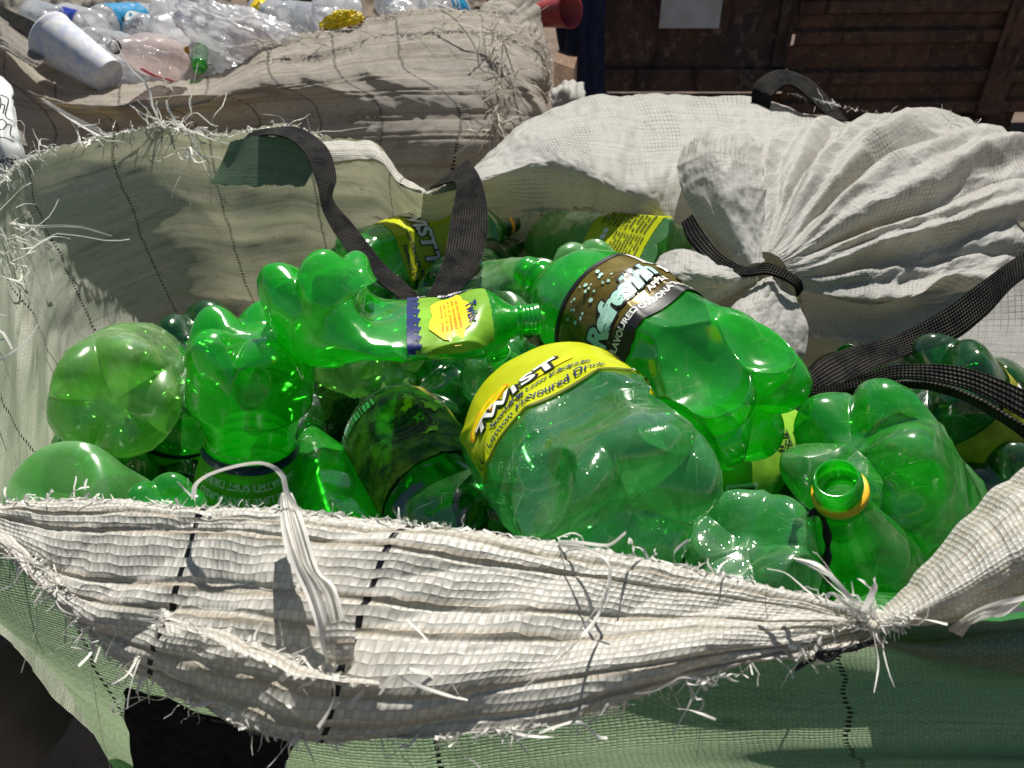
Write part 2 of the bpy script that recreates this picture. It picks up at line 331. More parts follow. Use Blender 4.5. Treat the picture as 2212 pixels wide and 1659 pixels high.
# ------------------------------------------------------------------ bottles
PROF = {
 'straight': [(.0, 1), (.60, 1), (.68, .985), (.75, .90), (.81, .70), (.86, .44), (.895, .28), (.92, .25)],
 'waist': [(.0, 1), (.18, 1), (.23, .96), (.29, .83), (.34, .73), (.38, .73), (.46, .84), (.54, .93), (.70, .95), (.78, .82), (.85, .50), (.895, .29), (.92, .25)],
 'cone': [(.0, 1), (.34, 1), (.46, .95), (.58, .80), (.70, .59), (.80, .42), (.88, .29), (.92, .25)],
 'tapered': [(.0, .90), (.18, .92), (.36, .98), (.50, 1), (.70, 1), (.76, .90), (.82, .68), (.87, .42), (.90, .28), (.92, .25)],
}
def prof(style):
    a = np.array(PROF[style]); x = np.linspace(0, .92, 400); y = np.interp(x, a[:, 0], a[:, 1])
    k = np.exp(-np.linspace(-2, 2, 31)**2); k /= k.sum(); yp = np.concatenate([np.full(15, y[0]), y, np.full(15, y[-1])])
    return x, np.convolve(yp, k, 'valid')
LOBE = np.array([(0, .26), (.2, .24), (.40, .12), (.58, .03), (.74, .0), (.88, .06), (.965, .20), (.998, .50), (1, 1.45)])
VALL = np.array([(0, .26), (.2, .27), (.40, .30), (.56, .35), (.72, .43), (.86, .55), (.95, .70), (.99, .88), (1, 1.45)])
class Bottle:
    def __init__(s, label, base, top, L, far, R=.053, style='straight', mat=None, roll=0., squash=(1, 0), bend=(0, 0), dents=(), planes=(), crumple=(.0012, 45), ring=None, seed=0, nu=112, nv=110, group='green plastic bottles in the front bag', name='plastic_bottle', neck=True, lobes=5, neckmat=None, twist=0., grooves=(), path=None, ld=.62):
        if far is None: A, B = np.array(base, float), np.array(top, float)
        else:
            A = P(*base); r2 = ray(*top); a_ = r2@r2; b_ = r2@(A-CAM); c_ = (A-CAM)@(A-CAM)-L*L; dd = b_*b_-a_*c_
            B = CAM+r2*(b_+far*math.sqrt(max(dd, 0)))/a_
        s.path = None
        if path:
            c = cat(PP(path), 200); A, B = c[0], c[-1]; sl = np.concatenate([[0], np.cumsum(np.linalg.norm(np.diff(c, axis=0), axis=1))]); t = np.gradient(c, axis=0); t /= np.linalg.norm(t, axis=1, keepdims=True)
            e = CAM-c[0]; E = []
            for k in range(200): e = e-(e@t[k])*t[k]; e = e/np.linalg.norm(e); E.append(e)
            E = np.array(E); s.path = (sl/sl[-1], c, E, np.cross(t, E), sl[-1])
        ax = B-A; s.L = np.linalg.norm(ax); s.A = A; s.a = ax/s.L
        if s.path: s.L = s.path[4]
        s.R = R
        v = CAM-(A+B)/2; v = v-(v@s.a)*s.a; v /= np.linalg.norm(v); s.ex = v; s.ey = np.cross(s.a, v); s.roll = R_(roll)
        s.x, s.y = prof(style); s.squash = squash[:2]; s.sq0 = squash[2:4] or (-.15, .22); s.bend = bend; s.dents = dents; s.planes = planes; s.cr = crumple; s.seed = seed; s.lobes = lobes; s.twist = R_(twist); s.grooves = grooves
        s.t = thing(name, label, 'bottle', A, group); s.zb = 1.45*R; mat = mat or G_MID
        nb = int(nv*.32); th = np.linspace(0, 2*math.pi, nu, endpoint=False)
        q = np.linspace(0, 1, nb)[:, None]; ql = np.linspace(0, 1, len(LOBE))
        lr, lz, vr, vz = (cat(X, nb)[:, i] for X, i in ((LOBE, 0), (LOBE, 1), (VALL, 0), (VALL, 1)))
        vr = lr+(vr-lr)*ld; vz = lz+(vz-lz)*ld; wt = (.5+.5*np.cos(lobes*(th+s.roll)))[None, :]**.40; k0 = s.y[0]
        r = (lr[:, None]*wt+vr[:, None]*(1-wt))*R*k0; z = (lz[:, None]*wt+vz[:, None]*(1-wt))*R
        zs = np.linspace(s.zb, .905*s.L, nv-nb+1)[1:]
        r2_ = s.rad(zs)[:, None].repeat(nu, 1); z2 = zs[:, None].repeat(nu, 1)
        s.topz = .905*s.L
        rr = np.concatenate([r, r2_]); zz = np.concatenate([z, z2]); V = s.deform(rr, np.broadcast_to(th, rr.shape), zz)
        raw('body', V.reshape(-1, 3), gfaces(nv, nu, True), mat, s.t)
        if neck: s.neck(neckmat or mat, ring)
    def rad(s, z):
        r = s.R*np.interp(np.asarray(z)/s.L, s.x, s.y)
        for g in s.grooves: r = r-.0014*np.exp(-((z/s.L-g)/.006)**2)
        return r
    def deform(s, r, th, z):
        th = th+s.twist*sstep(.1, .8, z/s.L)
        p = np.stack([r*np.cos(th), r*np.sin(th), z], -1); f = z/s.L; wq = sstep(*s.sq0, f)*(1-sstep(.62, .93, f)); R = s.R
        near = 1-sstep(.80, .90, f)
        if s.cr[0]:
            q = p*s.cr[1]; n = ridge(q, s.seed)*.6+ridge(q*.45+9, s.seed+1)*1.1-.9
            big = pn(p*14+5, s.seed+2)*1.8
            cz = np.maximum(ridge(p*s.cr[1]*.62+3, s.seed+4), 0)**7*sstep(.0, .5, pn(p*16, s.seed+6)+.25)
            k = 1+(n+big+cz*1.3)*s.cr[0]/R*near*sstep(0, .4*R, r); p[..., 0] *= k; p[..., 1] *= k
        for (ph, fz, rs, dep) in s.dents:
            ph = R_(ph); c = np.array((math.cos(ph), math.sin(ph), 0)); rz = float(s.rad(fz*s.L)); cc = c*(rz+(rs-dep)*R)+np.array((0, 0, fz*s.L))
            v = p-cc; d = np.linalg.norm(v, axis=-1, keepdims=True); h = rs*R
            inside = d < h; amt = np.where(inside, (h-d)*near[..., None], 0); p = p-c*amt*1.0+v/(d+1e-9)*amt*.25
        for (ph, tilt, fz, off, k) in s.planes:
            ph, tl = R_(ph), R_(tilt); n = np.array((math.cos(ph)*math.cos(tl), math.sin(ph)*math.cos(tl), math.sin(tl)))
            dist = (p-np.array((0, 0, fz*s.L)))@n-off*R; p = p-n*(np.maximum(dist, 0)*k*near)[..., None]
        sq, a = s.squash
        if sq != 1:
            a = R_(a); d = np.array((math.cos(a), math.sin(a))); e = np.array((-d[1], d[0])); u = p[..., :2]@d; v = p[..., :2]@e
            u = u*(1+(sq-1)*wq); v = v*(1+((2-sq)**.75-1)*wq); p[..., 0] = u*d[0]+v*e[0]; p[..., 1] = u*d[1]+v*e[1]
        bn, ba = s.bend
        if bn:
            o = bn*((f-.55)**2)*4; p[..., 0] += o*math.cos(R_(ba)); p[..., 1] += o*math.sin(R_(ba))
        if s.path:
            fz = np.clip(p[..., 2]/s.L, 0, 1); ip = lambda M: np.stack([np.interp(fz, s.path[0], M[:, k]) for k in range(3)], -1)
            ex = p[..., 2]-fz*s.L; e1, e2 = ip(s.path[2]), ip(s.path[3])
            return ip(s.path[1])+p[..., :1]*e1+p[..., 1:2]*e2+ex[..., None]*np.cross(e1, e2)
        return s.A+p[..., :1]*s.ex+p[..., 1:2]*s.ey+p[..., 2:3]*s.a
    def neck(s, mat, ring):
        L = s.L; z0 = s.topz; r0 = float(s.rad(z0)); k = max(.6, min(1.1, r0/.0133)); h = L-z0
        pr = [(r0, 0)]
        for z, r in ((.06, .0131), (.12, .0132), (.16, .0166), (.20, .0168), (.23, .0166), (.26, .0128), (.36, .0128), (.42, .0128), (.46, .0141), (.50, .0128), (.58, .0128), (.62, .0141), (.66, .0128), (.74, .0128), (.78, .0141), (.82, .0128), (.94, .0130), (.98, .0128), (1, .0122), (.98, .0112), (.9, .0109), (.3, .0109), (0, .0110)): pr.append((r*k, z*h))
        a = np.array(pr); th = np.linspace(0, 2*math.pi, 48, endpoint=False); rr = np.broadcast_to(a[:, :1], (len(a), 48)); zz = np.broadcast_to(z0+a[:, 1:], rr.shape)
        zz = zz+np.where((rr > .0139*k) & (rr < .0143*k), .0009*np.sin(th)[None, :], 0)
        raw('neck', s.deform(rr, np.broadcast_to(th, rr.shape), zz).reshape(-1, 3), gfaces(len(a), 48, True), mat, s.t)
        if ring:
            a = np.array([(.0134, .25), (.0158, .25), (.0164, .28), (.0164, .42), (.0158, .46), (.0134, .46)])*np.array([k, h]); rr = np.broadcast_to(a[:, :1], (6, 48)); zz = np.broadcast_to(z0+a[:, 1:], rr.shape)+.0014*np.sin(th)
            raw('cap_ring', s.deform(rr, np.broadcast_to(th, rr.shape), zz).reshape(-1, 3), gfaces(6, 48, True), ring, s.t)
    def on(s, st, off, a0=0.):
        """label metres (along the girth, along the axis) -> point off the wall"""
        st = np.asarray(st, float); th = a0+st[..., 0]/s.R; z = st[..., 1]; e = .0015
        f = lambda a, b: s.deform(s.rad(b), a, b)
        p = f(th, z); t1 = f(th+e/s.R, z)-f(th-e/s.R, z); t2 = f(th, z+e)-f(th, z-e); n = np.cross(t1, t2); n /= np.linalg.norm(n, axis=-1, keepdims=True)+1e-12
        return p+n*(off+.0004*(1+1.4*pn(np.stack([st[..., 0]*38, st[..., 1]*38, st[..., 0]*0+s.seed], -1), 2)+.25*ridge(np.stack([st[..., 0]*45, st[..., 1]*16, st[..., 0]*0], -1), s.seed)))[..., None]
_tc = {}
def tx(txt, size=.01, shear=0., bold=0., sp=1.):
    k = (txt, shear, bold, sp)
    if k not in _tc:
        cu = bpy.data.curves.new('lettering', 'FONT'); cu.body = txt; cu.size = 1; cu.shear = shear; cu.offset = bold; cu.space_character = sp; cu.align_x = 'CENTER'; cu.resolution_u = 3
        o = bpy.data.objects.new('lettering', cu); C.objects.link(o); dg = bpy.context.evaluated_depsgraph_get(); me = bpy.data.meshes.new_from_object(o.evaluated_get(dg))
        bm = bmesh.new(); bm.from_mesh(me); bmesh.ops.triangulate(bm, faces=bm.faces[:]); bmesh.ops.subdivide_edges(bm, edges=[e for e in bm.edges if e.calc_length() > .35], cuts=1)
        bmesh.ops.triangulate(bm, faces=bm.faces[:]); bm.verts.ensure_lookup_table(); bm.verts.index_update()
        _tc[k] = (np.array([v.co[:2] for v in bm.verts]).reshape(-1, 2), [[v.index for v in f.verts] for f in bm.faces]); bm.free()
        bpy.data.objects.remove(o); bpy.data.meshes.remove(me); bpy.data.curves.remove(cu)
    V, Fs = _tc[k]; return V*size, Fs
class Label:
    def __init__(s, b, a0, W, z0, z1, mat, ragged=0., name='label', n=(110, 28)):
        n = (max(n[0], 150), max(n[1], 36))
        s.b = b; s.a0 = R_(a0); s.W = W; s.z0 = z0*b.L; s.z1 = z1*b.L; s.H = s.z1-s.z0; s.mb = MB(); s.mats = []
        u = np.linspace(-W/2, W/2, n[0]); v = np.linspace(0, s.H, n[1]); U, Vv = np.meshgrid(u, v)
        if ragged:
            e = ragged*pn(np.stack([u*160, u*0, u*0+b.seed], -1), 3); Vv = Vv+(Vv/s.H)*e[None, :]+(1-Vv/s.H)*np.roll(e, 7)[None, :]
        V = b.on(np.stack([U, s.z0+Vv], -1), .0006, s.a0)
        s.o = raw(name, V.reshape(-1, 3), gfaces(n[1], n[0]), mat, b.t)
    def mi(s, m):
        if m not in s.mats: s.mats.append(m)
        return s.mats.index(m)
    def poly(s, V, Fs, m, off=.0010): V = np.asarray(V, float); s.mb.add(s.b.on(V+np.array((0, s.z0)), off+.0006, s.a0), Fs, s.mi(m))
    def text(s, txt, x, y, size, m, shear=0., bold=0., rot=0., off=.0013, sp=1., ol=None, olb=.06):
        for (mm, bb, oo) in (((ol, bold+olb, off-.0003),) if ol else ())+((m, bold, off),):
            V, Fs = tx(txt, size, shear, bb, sp); a = R_(rot); V = V@np.array([[math.cos(a), math.sin(a)], [-math.sin(a), math.cos(a)]])
            s.poly(V+np.array((x, y)), Fs, mm, oo)
    def rect(s, x0, y0, x1, y1, m, off=.0009, n=10):
        u, v = np.meshgrid(np.linspace(x0, x1, n), np.linspace(y0, y1, 6)); s.poly(np.stack([u, v], -1).reshape(-1, 2), gfaces(6, n), m, off)
    def blob(s, x, y, rx, ry, m, off=.0009, rot=0., wob=0., n=26):
        th = np.linspace(0, 2*math.pi, n, endpoint=False); k = 1+wob*np.sin(th*5+x*900)+wob*.7*np.sin(th*8+y*700); a = R_(rot)
        q = np.stack([rx*k*np.cos(th), ry*k*np.sin(th)], -1); q = np.concatenate([[[0, 0]], q*.5, q]); q = q@np.array([[math.cos(a), math.sin(a)], [-math.sin(a), math.cos(a)]])
        i = np.arange(n); j = (i+1) % n
        s.poly(q+np.array((x, y)), [[0, 1+a_, 1+b_] for a_, b_ in zip(i, j)]+[[1+a_, 1+n+a_, 1+n+b_, 1+b_] for a_, b_ in zip(i, j)], m, off)
    def bars(s, x0, y0, w, h, m=None, bgm=None, n=26, vert=True):
        if bgm: s.rect(x0-w*.06, y0-h*.1, x0+w*1.06, y0+h*1.1, bgm, .0010)
        r = random.Random(n); p = 0
        ws = [r.choice((1, 1, 2, 3)) for _ in range(2*n)]; t = sum(ws)
        for k, q in enumerate(ws):
            if k % 2 == 0:
                a, b_ = p/t, (p+q)/t
                if vert: s.rect(x0+a*w, y0, x0+b_*w, y0+h, m or INK_K, .0014, 2)
                else: s.rect(x0, y0+a*h, x0+w, y0+b_*h, m or INK_K, .0014, 6)
            p += q
    def small(s, x0, y0, w, h, rows, m, seed=0):
        """rows of tiny print too small to read"""
        r = random.Random(seed); dy = h/rows
        for k in range(rows):
            x = x0
            while x < x0+w*.97:
                l = r.uniform(.03, .10)*w
                if r.random() < .88: s.rect(x, y0+k*dy, min(x+l, x0+w), y0+k*dy+dy*.5, m, .0012, 3)
                x += l+w*.015
    def done(s):
        if s.mb.n: s.mb.build('printing', s.mats, s.o)

# ------------------------------------------------------------------ ground and skip behind
def ground():
    b = NB('earth'); o = b.co(); n1 = b.noise(3, 6, .65, o); n2 = b.noise(60, 5, .7, o)
    c = b.mixc(b.ramp(n1, .35, .7), (.12, .085, .06), (.20, .15, .11)); c = b.mixc(b.ramp(n2, .55, .75), c, (.06, .045, .035))
    m = b.fin(b.n('BsdfPrincipled', 0, None, Base_Color=c, Roughness=.95, Normal=b.bump(n2, .8, .02)))
    nx = 60; x = np.sign(np.linspace(-1, 1, nx))*np.abs(np.linspace(-1, 1, nx))**2.2*60; X, Y = np.meshgrid(x, x+2)
    Z = .02*pn(np.stack([X*1.3, Y*1.3, X*0], -1), 1)*(np.abs(X) < 8)
    o = raw('ground', np.stack([X, Y, Z], -1).reshape(-1, 3), gfaces(nx, nx), m); tag(o, kind='structure')
ground()
def W3(*a): return np.array(a, float)
RUST = None
def rust(name, c1, c2, c3, sc):
    b = NB(name); o = b.co(); n1 = b.noise(sc, 8, .7, o, .8); n2 = b.noise(sc*7, 5, .7, o); st = b.n('Mapping', 0, None, Vector=o, Scale=(1., 1., .25)); n3 = b.noise(sc*3, 6, .7, st)
    c = b.mixc(b.ramp(n1, .40, .62), c1, c2); c = b.mixc(b.ramp(n2, .5, .7), c, c3); c = b.mixc(b.ramp(n3, .56, .66), c, tuple(x*.35 for x in c1))
    return b.fin(b.n('BsdfPrincipled', 0, None, Base_Color=c, Roughness=.75, Normal=b.bump(n2, .5, .004), Specular_IOR_Level=.3))
RUSTR = rust('rusted_red_paint', (.15, .078, .052), (.09, .05, .036), (.22, .14, .095), 4)
RUSTB = rust('rusted_grey_steel', (.10, .06, .042), (.045, .036, .034), (.19, .14, .115), 3.2)
PAINTW = plain('worn_white_paint', (.62, .66, .66), .5, .1, 12, col2=(.45, .45, .42))
def box(mb, x0, x1, y0, y1, z0, z1, m=0, bev=0):
    V = [(x, y, z) for x in (x0, x1) for y in (y0, y1) for z in (z0, z1)]
    mb.add(V, [(0, 1, 3, 2), (4, 6, 7, 5), (0, 4, 5, 1), (2, 3, 7, 6), (0, 2, 6, 4), (1, 5, 7, 3)], m)
YC = 3.5
sk = thing('skip', 'rusty red brown steel skip with ribbed side standing in shade behind the bags', 'skip', (2.2, YC, 0))
def ribwall():
    zs = []; z = .60; prof_ = []
    # rib centres measured off the photo
    ribs = [.62, .745, .905, 1.02, 1.16, 1.30, 1.44, 1.60, 1.75]; h = .016
    pts = [(.585, 0)]
    for r in ribs: pts += [(r-.034, 0), (r-.022, -.035), (r+.022, -.035), (r+.034, 0)]
    pts += [(2.1, 0)]
    a = np.array(pts); xs = np.linspace(1.16, 5.2, 40); V = np.array([[(x, YC+y, z+.012*(x-1.16)) for x in xs] for z, y in a])
    return raw('ribbed_side', V.reshape(-1, 3), gfaces(len(a), 40), RUSTR, sk, smooth=False)
ribwall()
mb = MB(); box(mb, .36, 1.15, YC-.03, YC+.06, .70, 2.1); mb.build('side_plate', RUSTB, sk, False)
mb = MB(); box(mb, .362, 1.148, YC-.06, YC-.031, .70, .79); box(mb, 1.08, 1.14, YC-.055, YC-.031, .80, 2.08); mb.build('bottom_rail', RUSTB, sk, False)
mb = MB(); box(mb, .36, 5.2, YC+.07, YC+2.2, .60, .66); box(mb, .36, 5.2, YC+2.1, YC+2.2, .67, 2.1); box(mb, .36, .42, YC+.07, YC+2.09, .67, 2.1); mb.build('shell', RUSTB, sk, False)
mb = MB()
for x in (.7, 2.2, 3.9): mb = MB(); box(mb, x, x+.12, YC+.2, YC+2.0, .0, .595); mb.build('support_beam', RUSTB, sk, False)
mb = MB(); box(mb, .37, 1.28, YC-.075, YC-.062, 1.075, 1.35); mb.build('white_band', PAINTW, sk, False)
mb = MB(); box(mb, .59, .83, YC-.09, YC-.077, .955, 1.065); mb.build('white_plate', PAINTW, sk, False)
mb = MB()
for x in (2.0, 3.3): mb = MB(); box(mb, x, x+.10, YC-.05, YC-.037, .6, 2.08); mb.build('upright', RUSTR, sk, False)

NAVY = plain('navy_cloth', (.012, .018, .05), .8, .3, 20, .4); REDP = plain('red_plastic', (.38, .045, .045), .45, .15); CARD = plain('brown_card', (.16, .09, .05), .8, .25)
rows = [[P(1196, -60, 2.9), P(1260, -60, 2.86), P(1318, -60, 2.9)], [P(1200, 60, 2.9), P(1255, 60, 2.84), P(1312, 60, 2.9)], [P(1206, 150, 2.92), P(1262, 150, 2.86), P(1312, 150, 2.92)], [P(1215, 330, 3.0), P(1262, 330, 2.95), P(1312, 330, 3.0)]]
tag(sheet('tarpaulin', rows, 40, 50, NAVY, None, wr=[(.02, (14, 3), 'r')], thick=.004), 'dark navy cloth hanging straight down between the weathered bag and the rusty skip', 'tarpaulin')
def lathe(mb, A, B, pr, k=40, m=0):
    A = np.array(A); B = np.array(B); a = B-A; a /= np.linalg.norm(a); e = np.cross(a, (.21, .33, .9)); e /= np.linalg.norm(e); f = np.cross(a, e); th = np.linspace(0, 2*math.pi, k, endpoint=False)
    V = np.array([A+(B-A)*t+r*(e[None]*np.cos(th)[:, None]+f[None]*np.sin(th)[:, None]) for t, r in pr]); mb.add(V.reshape(-1, 3), gfaces(len(pr), k, True), m)
mb = MB(); lathe(mb, P(1165, 32, 2.5), P(1232, 22, 2.4), [(0, .01), (0, .032), (.02, .036), (.95, .050), (1, .053), (1, .047), (.1, .033), (.1, .01)])
tag(mb.build('bucket', REDP), 'small red plastic tub lying on its side against the navy cloth', 'tub')
mb = MB(); q = [P(1196, 135, 2.3), P(1240, 150, 2.32), P(1238, 205, 2.3), P(1196, 205, 2.28)]; q = np.array(q); bk = q+np.array((.02, .16, .0)); mb.add(np.concatenate([q, bk]), [(0, 1, 2, 3), (4, 7, 6, 5), (0, 4, 5, 1), (1, 5, 6, 2), (2, 6, 7, 3), (3, 7, 4, 0)])
mb.add(np.array([P(1196, 134, 2.3), P(1240, 149, 2.32), P(1244, 128, 2.40), P(1202, 112, 2.38)]), [(0, 1, 2, 3)])
tag(mb.build('carton', CARD, smooth=False), 'crumpled brown cardboard carton behind the right edge of the weathered bag', 'carton')
rows = [[P(1192, 190, 2.0), P(1225, 172, 2.0), P(1262, 178, 2.02)], [P(1190, 205, 1.95), P(1225, 195, 1.92), P(1266, 205, 1.97)], [P(1190, 250, 1.95), P(1225, 250, 1.93), P(1270, 250, 1.97)], [P(1190, 330, 2.0), P(1225, 330, 1.98), P(1270, 330, 2.02)]]
tag(sheet('sack', rows, 30, 40, SACKC, None, wr=[(.006, (30, 20), 'r')], thick=.002), 'small pale sack standing behind the long white folded cloth, below the navy cloth', 'sack')

# ------------------------------------------------------------------ front bag
KF = .86
bag = thing('bulk_bag', 'big white woven bulk bag full of green bottles, rim rolled down and frayed in front', 'bulk bag', (0, .7, 0))
def fr(seq, dd=0.): return PP(seq, KF, dd)
# back and side wall: rim, then down to the ground
rim = PP([(-150, 1090, .44), (-110, 980, .49), (-75, 860, .55), (-48, 650, .64), (-34, 470, .73), (0, 394, .80), (60, 342, .86), (130, 318, .91), (200, 302, .955), (270, 284, 1.0), (340, 274, 1.035), (410, 285, 1.055), (480, 292, 1.06), (550, 280, 1.065), (620, 272, 1.07), (700, 300, 1.075), (760, 303, 1.075), (815, 313, 1.06), (865, 372, 1.04), (925, 413, 1.025), (1000, 385, 1.06), (1080, 380, 1.12), (1250, 380, 1.19), (1500, 400, 1.19), (1750, 400, 1.12), (1960, 420, 1.02), (2320, 520, .90), (2560, 720, .76), (2780, 1000, .58)])
cen = np.array((0, .68, 0))
def lower(p, z, out):
    q = p.copy(); v = (p-cen)*np.array((1, 1, 0)); q = q+v*out; q[:, 2] = z if np.ndim(z) else z; return q
def mixz(p, z, out): q = lower(p, 0, out); q[:, 2] = p[:, 2]+z; return q
rows = [rim, mixz(rim, -.05, .015), mixz(rim, -.12, .0), mixz(rim, -.22, -.03), mixz(rim, -.40, -.12), mixz(rim, -.7, -.20), lower(rim, .01, -.22)]
sheet('rear_wall', rows, 420, 170, WEAVE_IN, bag, wr=[(.012, (4, 5), 'n'), (.0045, (5, 9), 'r'), (.0015, (22, 30), 'n')], rib=(.055, .010, .0008, .002), rag=(.006, 0), seed=4)
# front wall under the rolled rim
r0 = fr([(-150, 1090, .505), (0, 1105, .50), (430, 1110, .468), (870, 1150, .450), (1500, 1250, .43), (1880, 1330, .42), (2180, 1340, .42), (2500, 1330, .44)])
r1 = fr([(-120, 1250, .51), (60, 1300, .51), (430, 1380, .48), (870, 1400, .46), (1500, 1390, .445), (1880, 1430, .44), (2180, 1440, .435), (2500, 1440, .45)])
r2 = fr([(30, 1370, .54), (215, 1515, .54), (450, 1600, .53), (870, 1660, .49), (1500, 1600, .455), (1880, 1600, .445), (2180, 1600, .445), (2500, 1600, .46)])
r3 = fr([(190, 1560, .62), (330, 1650, .64), (520, 1760, .62), (870, 1850, .58), (1500, 1850, .52), (1880, 1850, .50), (2180, 1850, .5), (2500, 1850, .52)])
r4 = r3.copy(); r4[:, 2] = .5; r5 = r3.copy(); r5[:, 2] = .01; r5[:, 1] += .05
E_ = rim[-1]; ends = [(E_[0], E_[1]-.02, E_[2]), (E_[0]-.005, E_[1]-.02, E_[2]-.07), (E_[0]-.015, E_[1]-.02, E_[2]-.14), (E_[0]-.06, E_[1]-.02, .95), (E_[0]-.10, E_[1]-.02, .5), (E_[0]-.12, E_[1], .01)]
r0, r1, r2, r3, r4, r5 = [np.concatenate([q, [(.43, .275, q[-1, 2]), e]]) for q, e in zip((r0, r1, r2, r3, r4, r5), ends)]
sheet('front_wall', [r0, r1, r2, r3, r4, r5], 260, 180, WEAVE_OUT, bag, wr=[(.005, (6, 4), 'n'), (.003, (14, 8), 'n')], seed=11)
# rolled-down rim in front
T0 = [(-100, 1070, .505), (0, 1088, .50), (150, 1078, .49), (300, 1083, .475), (430, 1097, .465), (600, 1100, .455), (870, 1130, .445), (1150, 1165, .435), (1330, 1195, .43), (1500, 1230, .425), (1700, 1275, .42), (1890, 1325, .418)]
T1 = [(-100, 1085, .495), (0, 1105, .49), (150, 1120, .475), (300, 1125, .46), (430, 1130, .45), (600, 1140, .44), (870, 1170, .428), (1150, 1205, .42), (1330, 1235, .416), (1500, 1262, .413), (1700, 1295, .412), (1892, 1340, .415)]
T2 = [(-60, 1135, .485), (15, 1165, .478), (120, 1240, .462), (280, 1270, .445), (430, 1280, .432), (600, 1295, .42), (870, 1310, .408), (1150, 1320, .402), (1330, 1330, .402), (1500, 1335, .402), (1700, 1345, .405), (1894, 1352, .412)]
T3 = [(-45, 1148, .485), (35, 1192, .478), (180, 1340, .458), (310, 1385, .443), (440, 1420, .43), (620, 1455, .416), (880, 1470, .402), (1150, 1450, .397), (1330, 1430, .398), (1550, 1400, .40), (1720, 1385, .404), (1896, 1362, .412)]
T4 = [(-32, 1155, .487), (48, 1212, .482), (222, 1400, .464), (328, 1472, .452), (448, 1538, .44), (640, 1594, .426), (890, 1602, .411), (1150, 1572, .405), (1370, 1515, .404), (1620, 1448, .404), (1760, 1415, .407), (1898, 1378, .414)]
T5 = [(-34, 1160, .495), (46, 1214, .492), (224, 1398, .474), (330, 1466, .462), (452, 1526, .45), (642, 1580, .436), (892, 1590, .421), (1150, 1562, .416), (1370, 1508, .414), (1620, 1444, .414), (1760, 1412, .415), (1899, 1378, .42)]
def foldf(u, v): return .0080*pn(np.stack(np.broadcast_arrays(u*6+v*2.5, v*1.4, u*0+v*0), -1), 3)*sstep(0, .15, v)+.0030*ridge(np.stack(np.broadcast_arrays(u*9+v*4.5, v*1.5-u*3, u*0+v*0+4), -1), 8)*sstep(0, .2, v)
def lean(T, a): return [(x, y, d*(1-a*math.sin(math.pi*min(1, max(0, (x+60)/1960)))**.7)) for x, y, d in T]
T3, T4, T5 = lean(T3, .035), lean(T4, .05), lean(T5, .05)
flap = sheet('rolled_rim', [fr(T) for T in (T0, T1, T2, T3, T4, T5)], 520, 180, WEAVE, bag, wr=[(.0012, (60, 22), 'n'), (.0006, (200, 120), 'n')], rib=(.026, .0085, .0012, .0010), rag=(.0022, .0025), fold=foldf, seed=2, skew=.5, uv0=(-.012, 0))
# torn lip standing off the roll
rows = [fr([(350, 1335, .432), (430, 1345, .424), (520, 1370, .416), (620, 1410, .41), (720, 1450, .404), (820, 1470, .402)]),
        fr([(345, 1332, .425), (440, 1352, .412), (530, 1385, .40), (625, 1425, .394), (715, 1458, .393), (820, 1478, .397)]),
        fr([(352, 1345, .42), (450, 1372, .404), (535, 1408, .392), (620, 1445, .387), (700, 1470, .39), (815, 1482, .396)])]
rows = [q+(CAM-q)*.028 for q in rows]
sheet('torn_lip', rows, 120, 24, WEAVE, bag, wr=[(.0015, (60, 60), 'n'), (.003, (25, 10), 'r')], rag=(0, .006), seed=6)
# fold of the side wall coming over on the right
rows = [fr([(1884, 1335, .43), (1960, 1240, .445), (2080, 1118, .455), (2212, 1004, .465), (2360, 900, .475), (2600, 790, .53)]),
        fr([(1886, 1340, .412), (1975, 1262, .418), (2105, 1150, .42), (2240, 1040, .425), (2390, 940, .435), (2640, 850, .50)]),
        fr([(1890, 1348, .405), (2000, 1300, .402), (2140, 1215, .398), (2270, 1130, .40), (2410, 1040, .41), (2660, 920, .48)]),
        fr([(1893, 1358, .405), (2015, 1335, .403), (2155, 1280, .40), (2280, 1220, .40), (2420, 1150, .41), (2680, 1010, .48)]),
        fr([(1894, 1366, .414), (2025, 1356, .418), (2165, 1318, .42), (2290, 1270, .42), (2430, 1220, .43), (2700, 1070, .50)]),
        fr([(1893, 1368, .43), (2028, 1358, .445), (2168, 1320, .45), (2290, 1275, .45), (2430, 1225, .46), (2700, 1080, .53)])]
sheet('side_fold', rows, 190, 110, WEAVE, bag, wr=[(.003, (16, 10), 'n'), (.0018, (40, 12), 'r')], rib=(.03, .0085, .0008, .0016), seed=9)
rows = [fr([(1888, 1372, .432), (2030, 1372, .445), (2212, 1335, .45), (2430, 1290, .455)]), fr([(1895, 1380, .418), (2045, 1385, .42), (2212, 1360, .42), (2430, 1330, .425)]),
        fr([(1902, 1388, .415), (2060, 1408, .415), (2212, 1410, .412), (2430, 1400, .415)]), fr([(1908, 1394, .425), (2065, 1428, .428), (2212, 1456, .425), (2430, 1470, .43)]), fr([(1908, 1394, .435), (2065, 1426, .44), (2212, 1452, .44), (2430, 1464, .445)])]
sheet('lower_fold', rows, 150, 60, WEAVE_OUT, bag, wr=[(.003, (20, 14), 'n')], rag=(0, .003), seed=13)
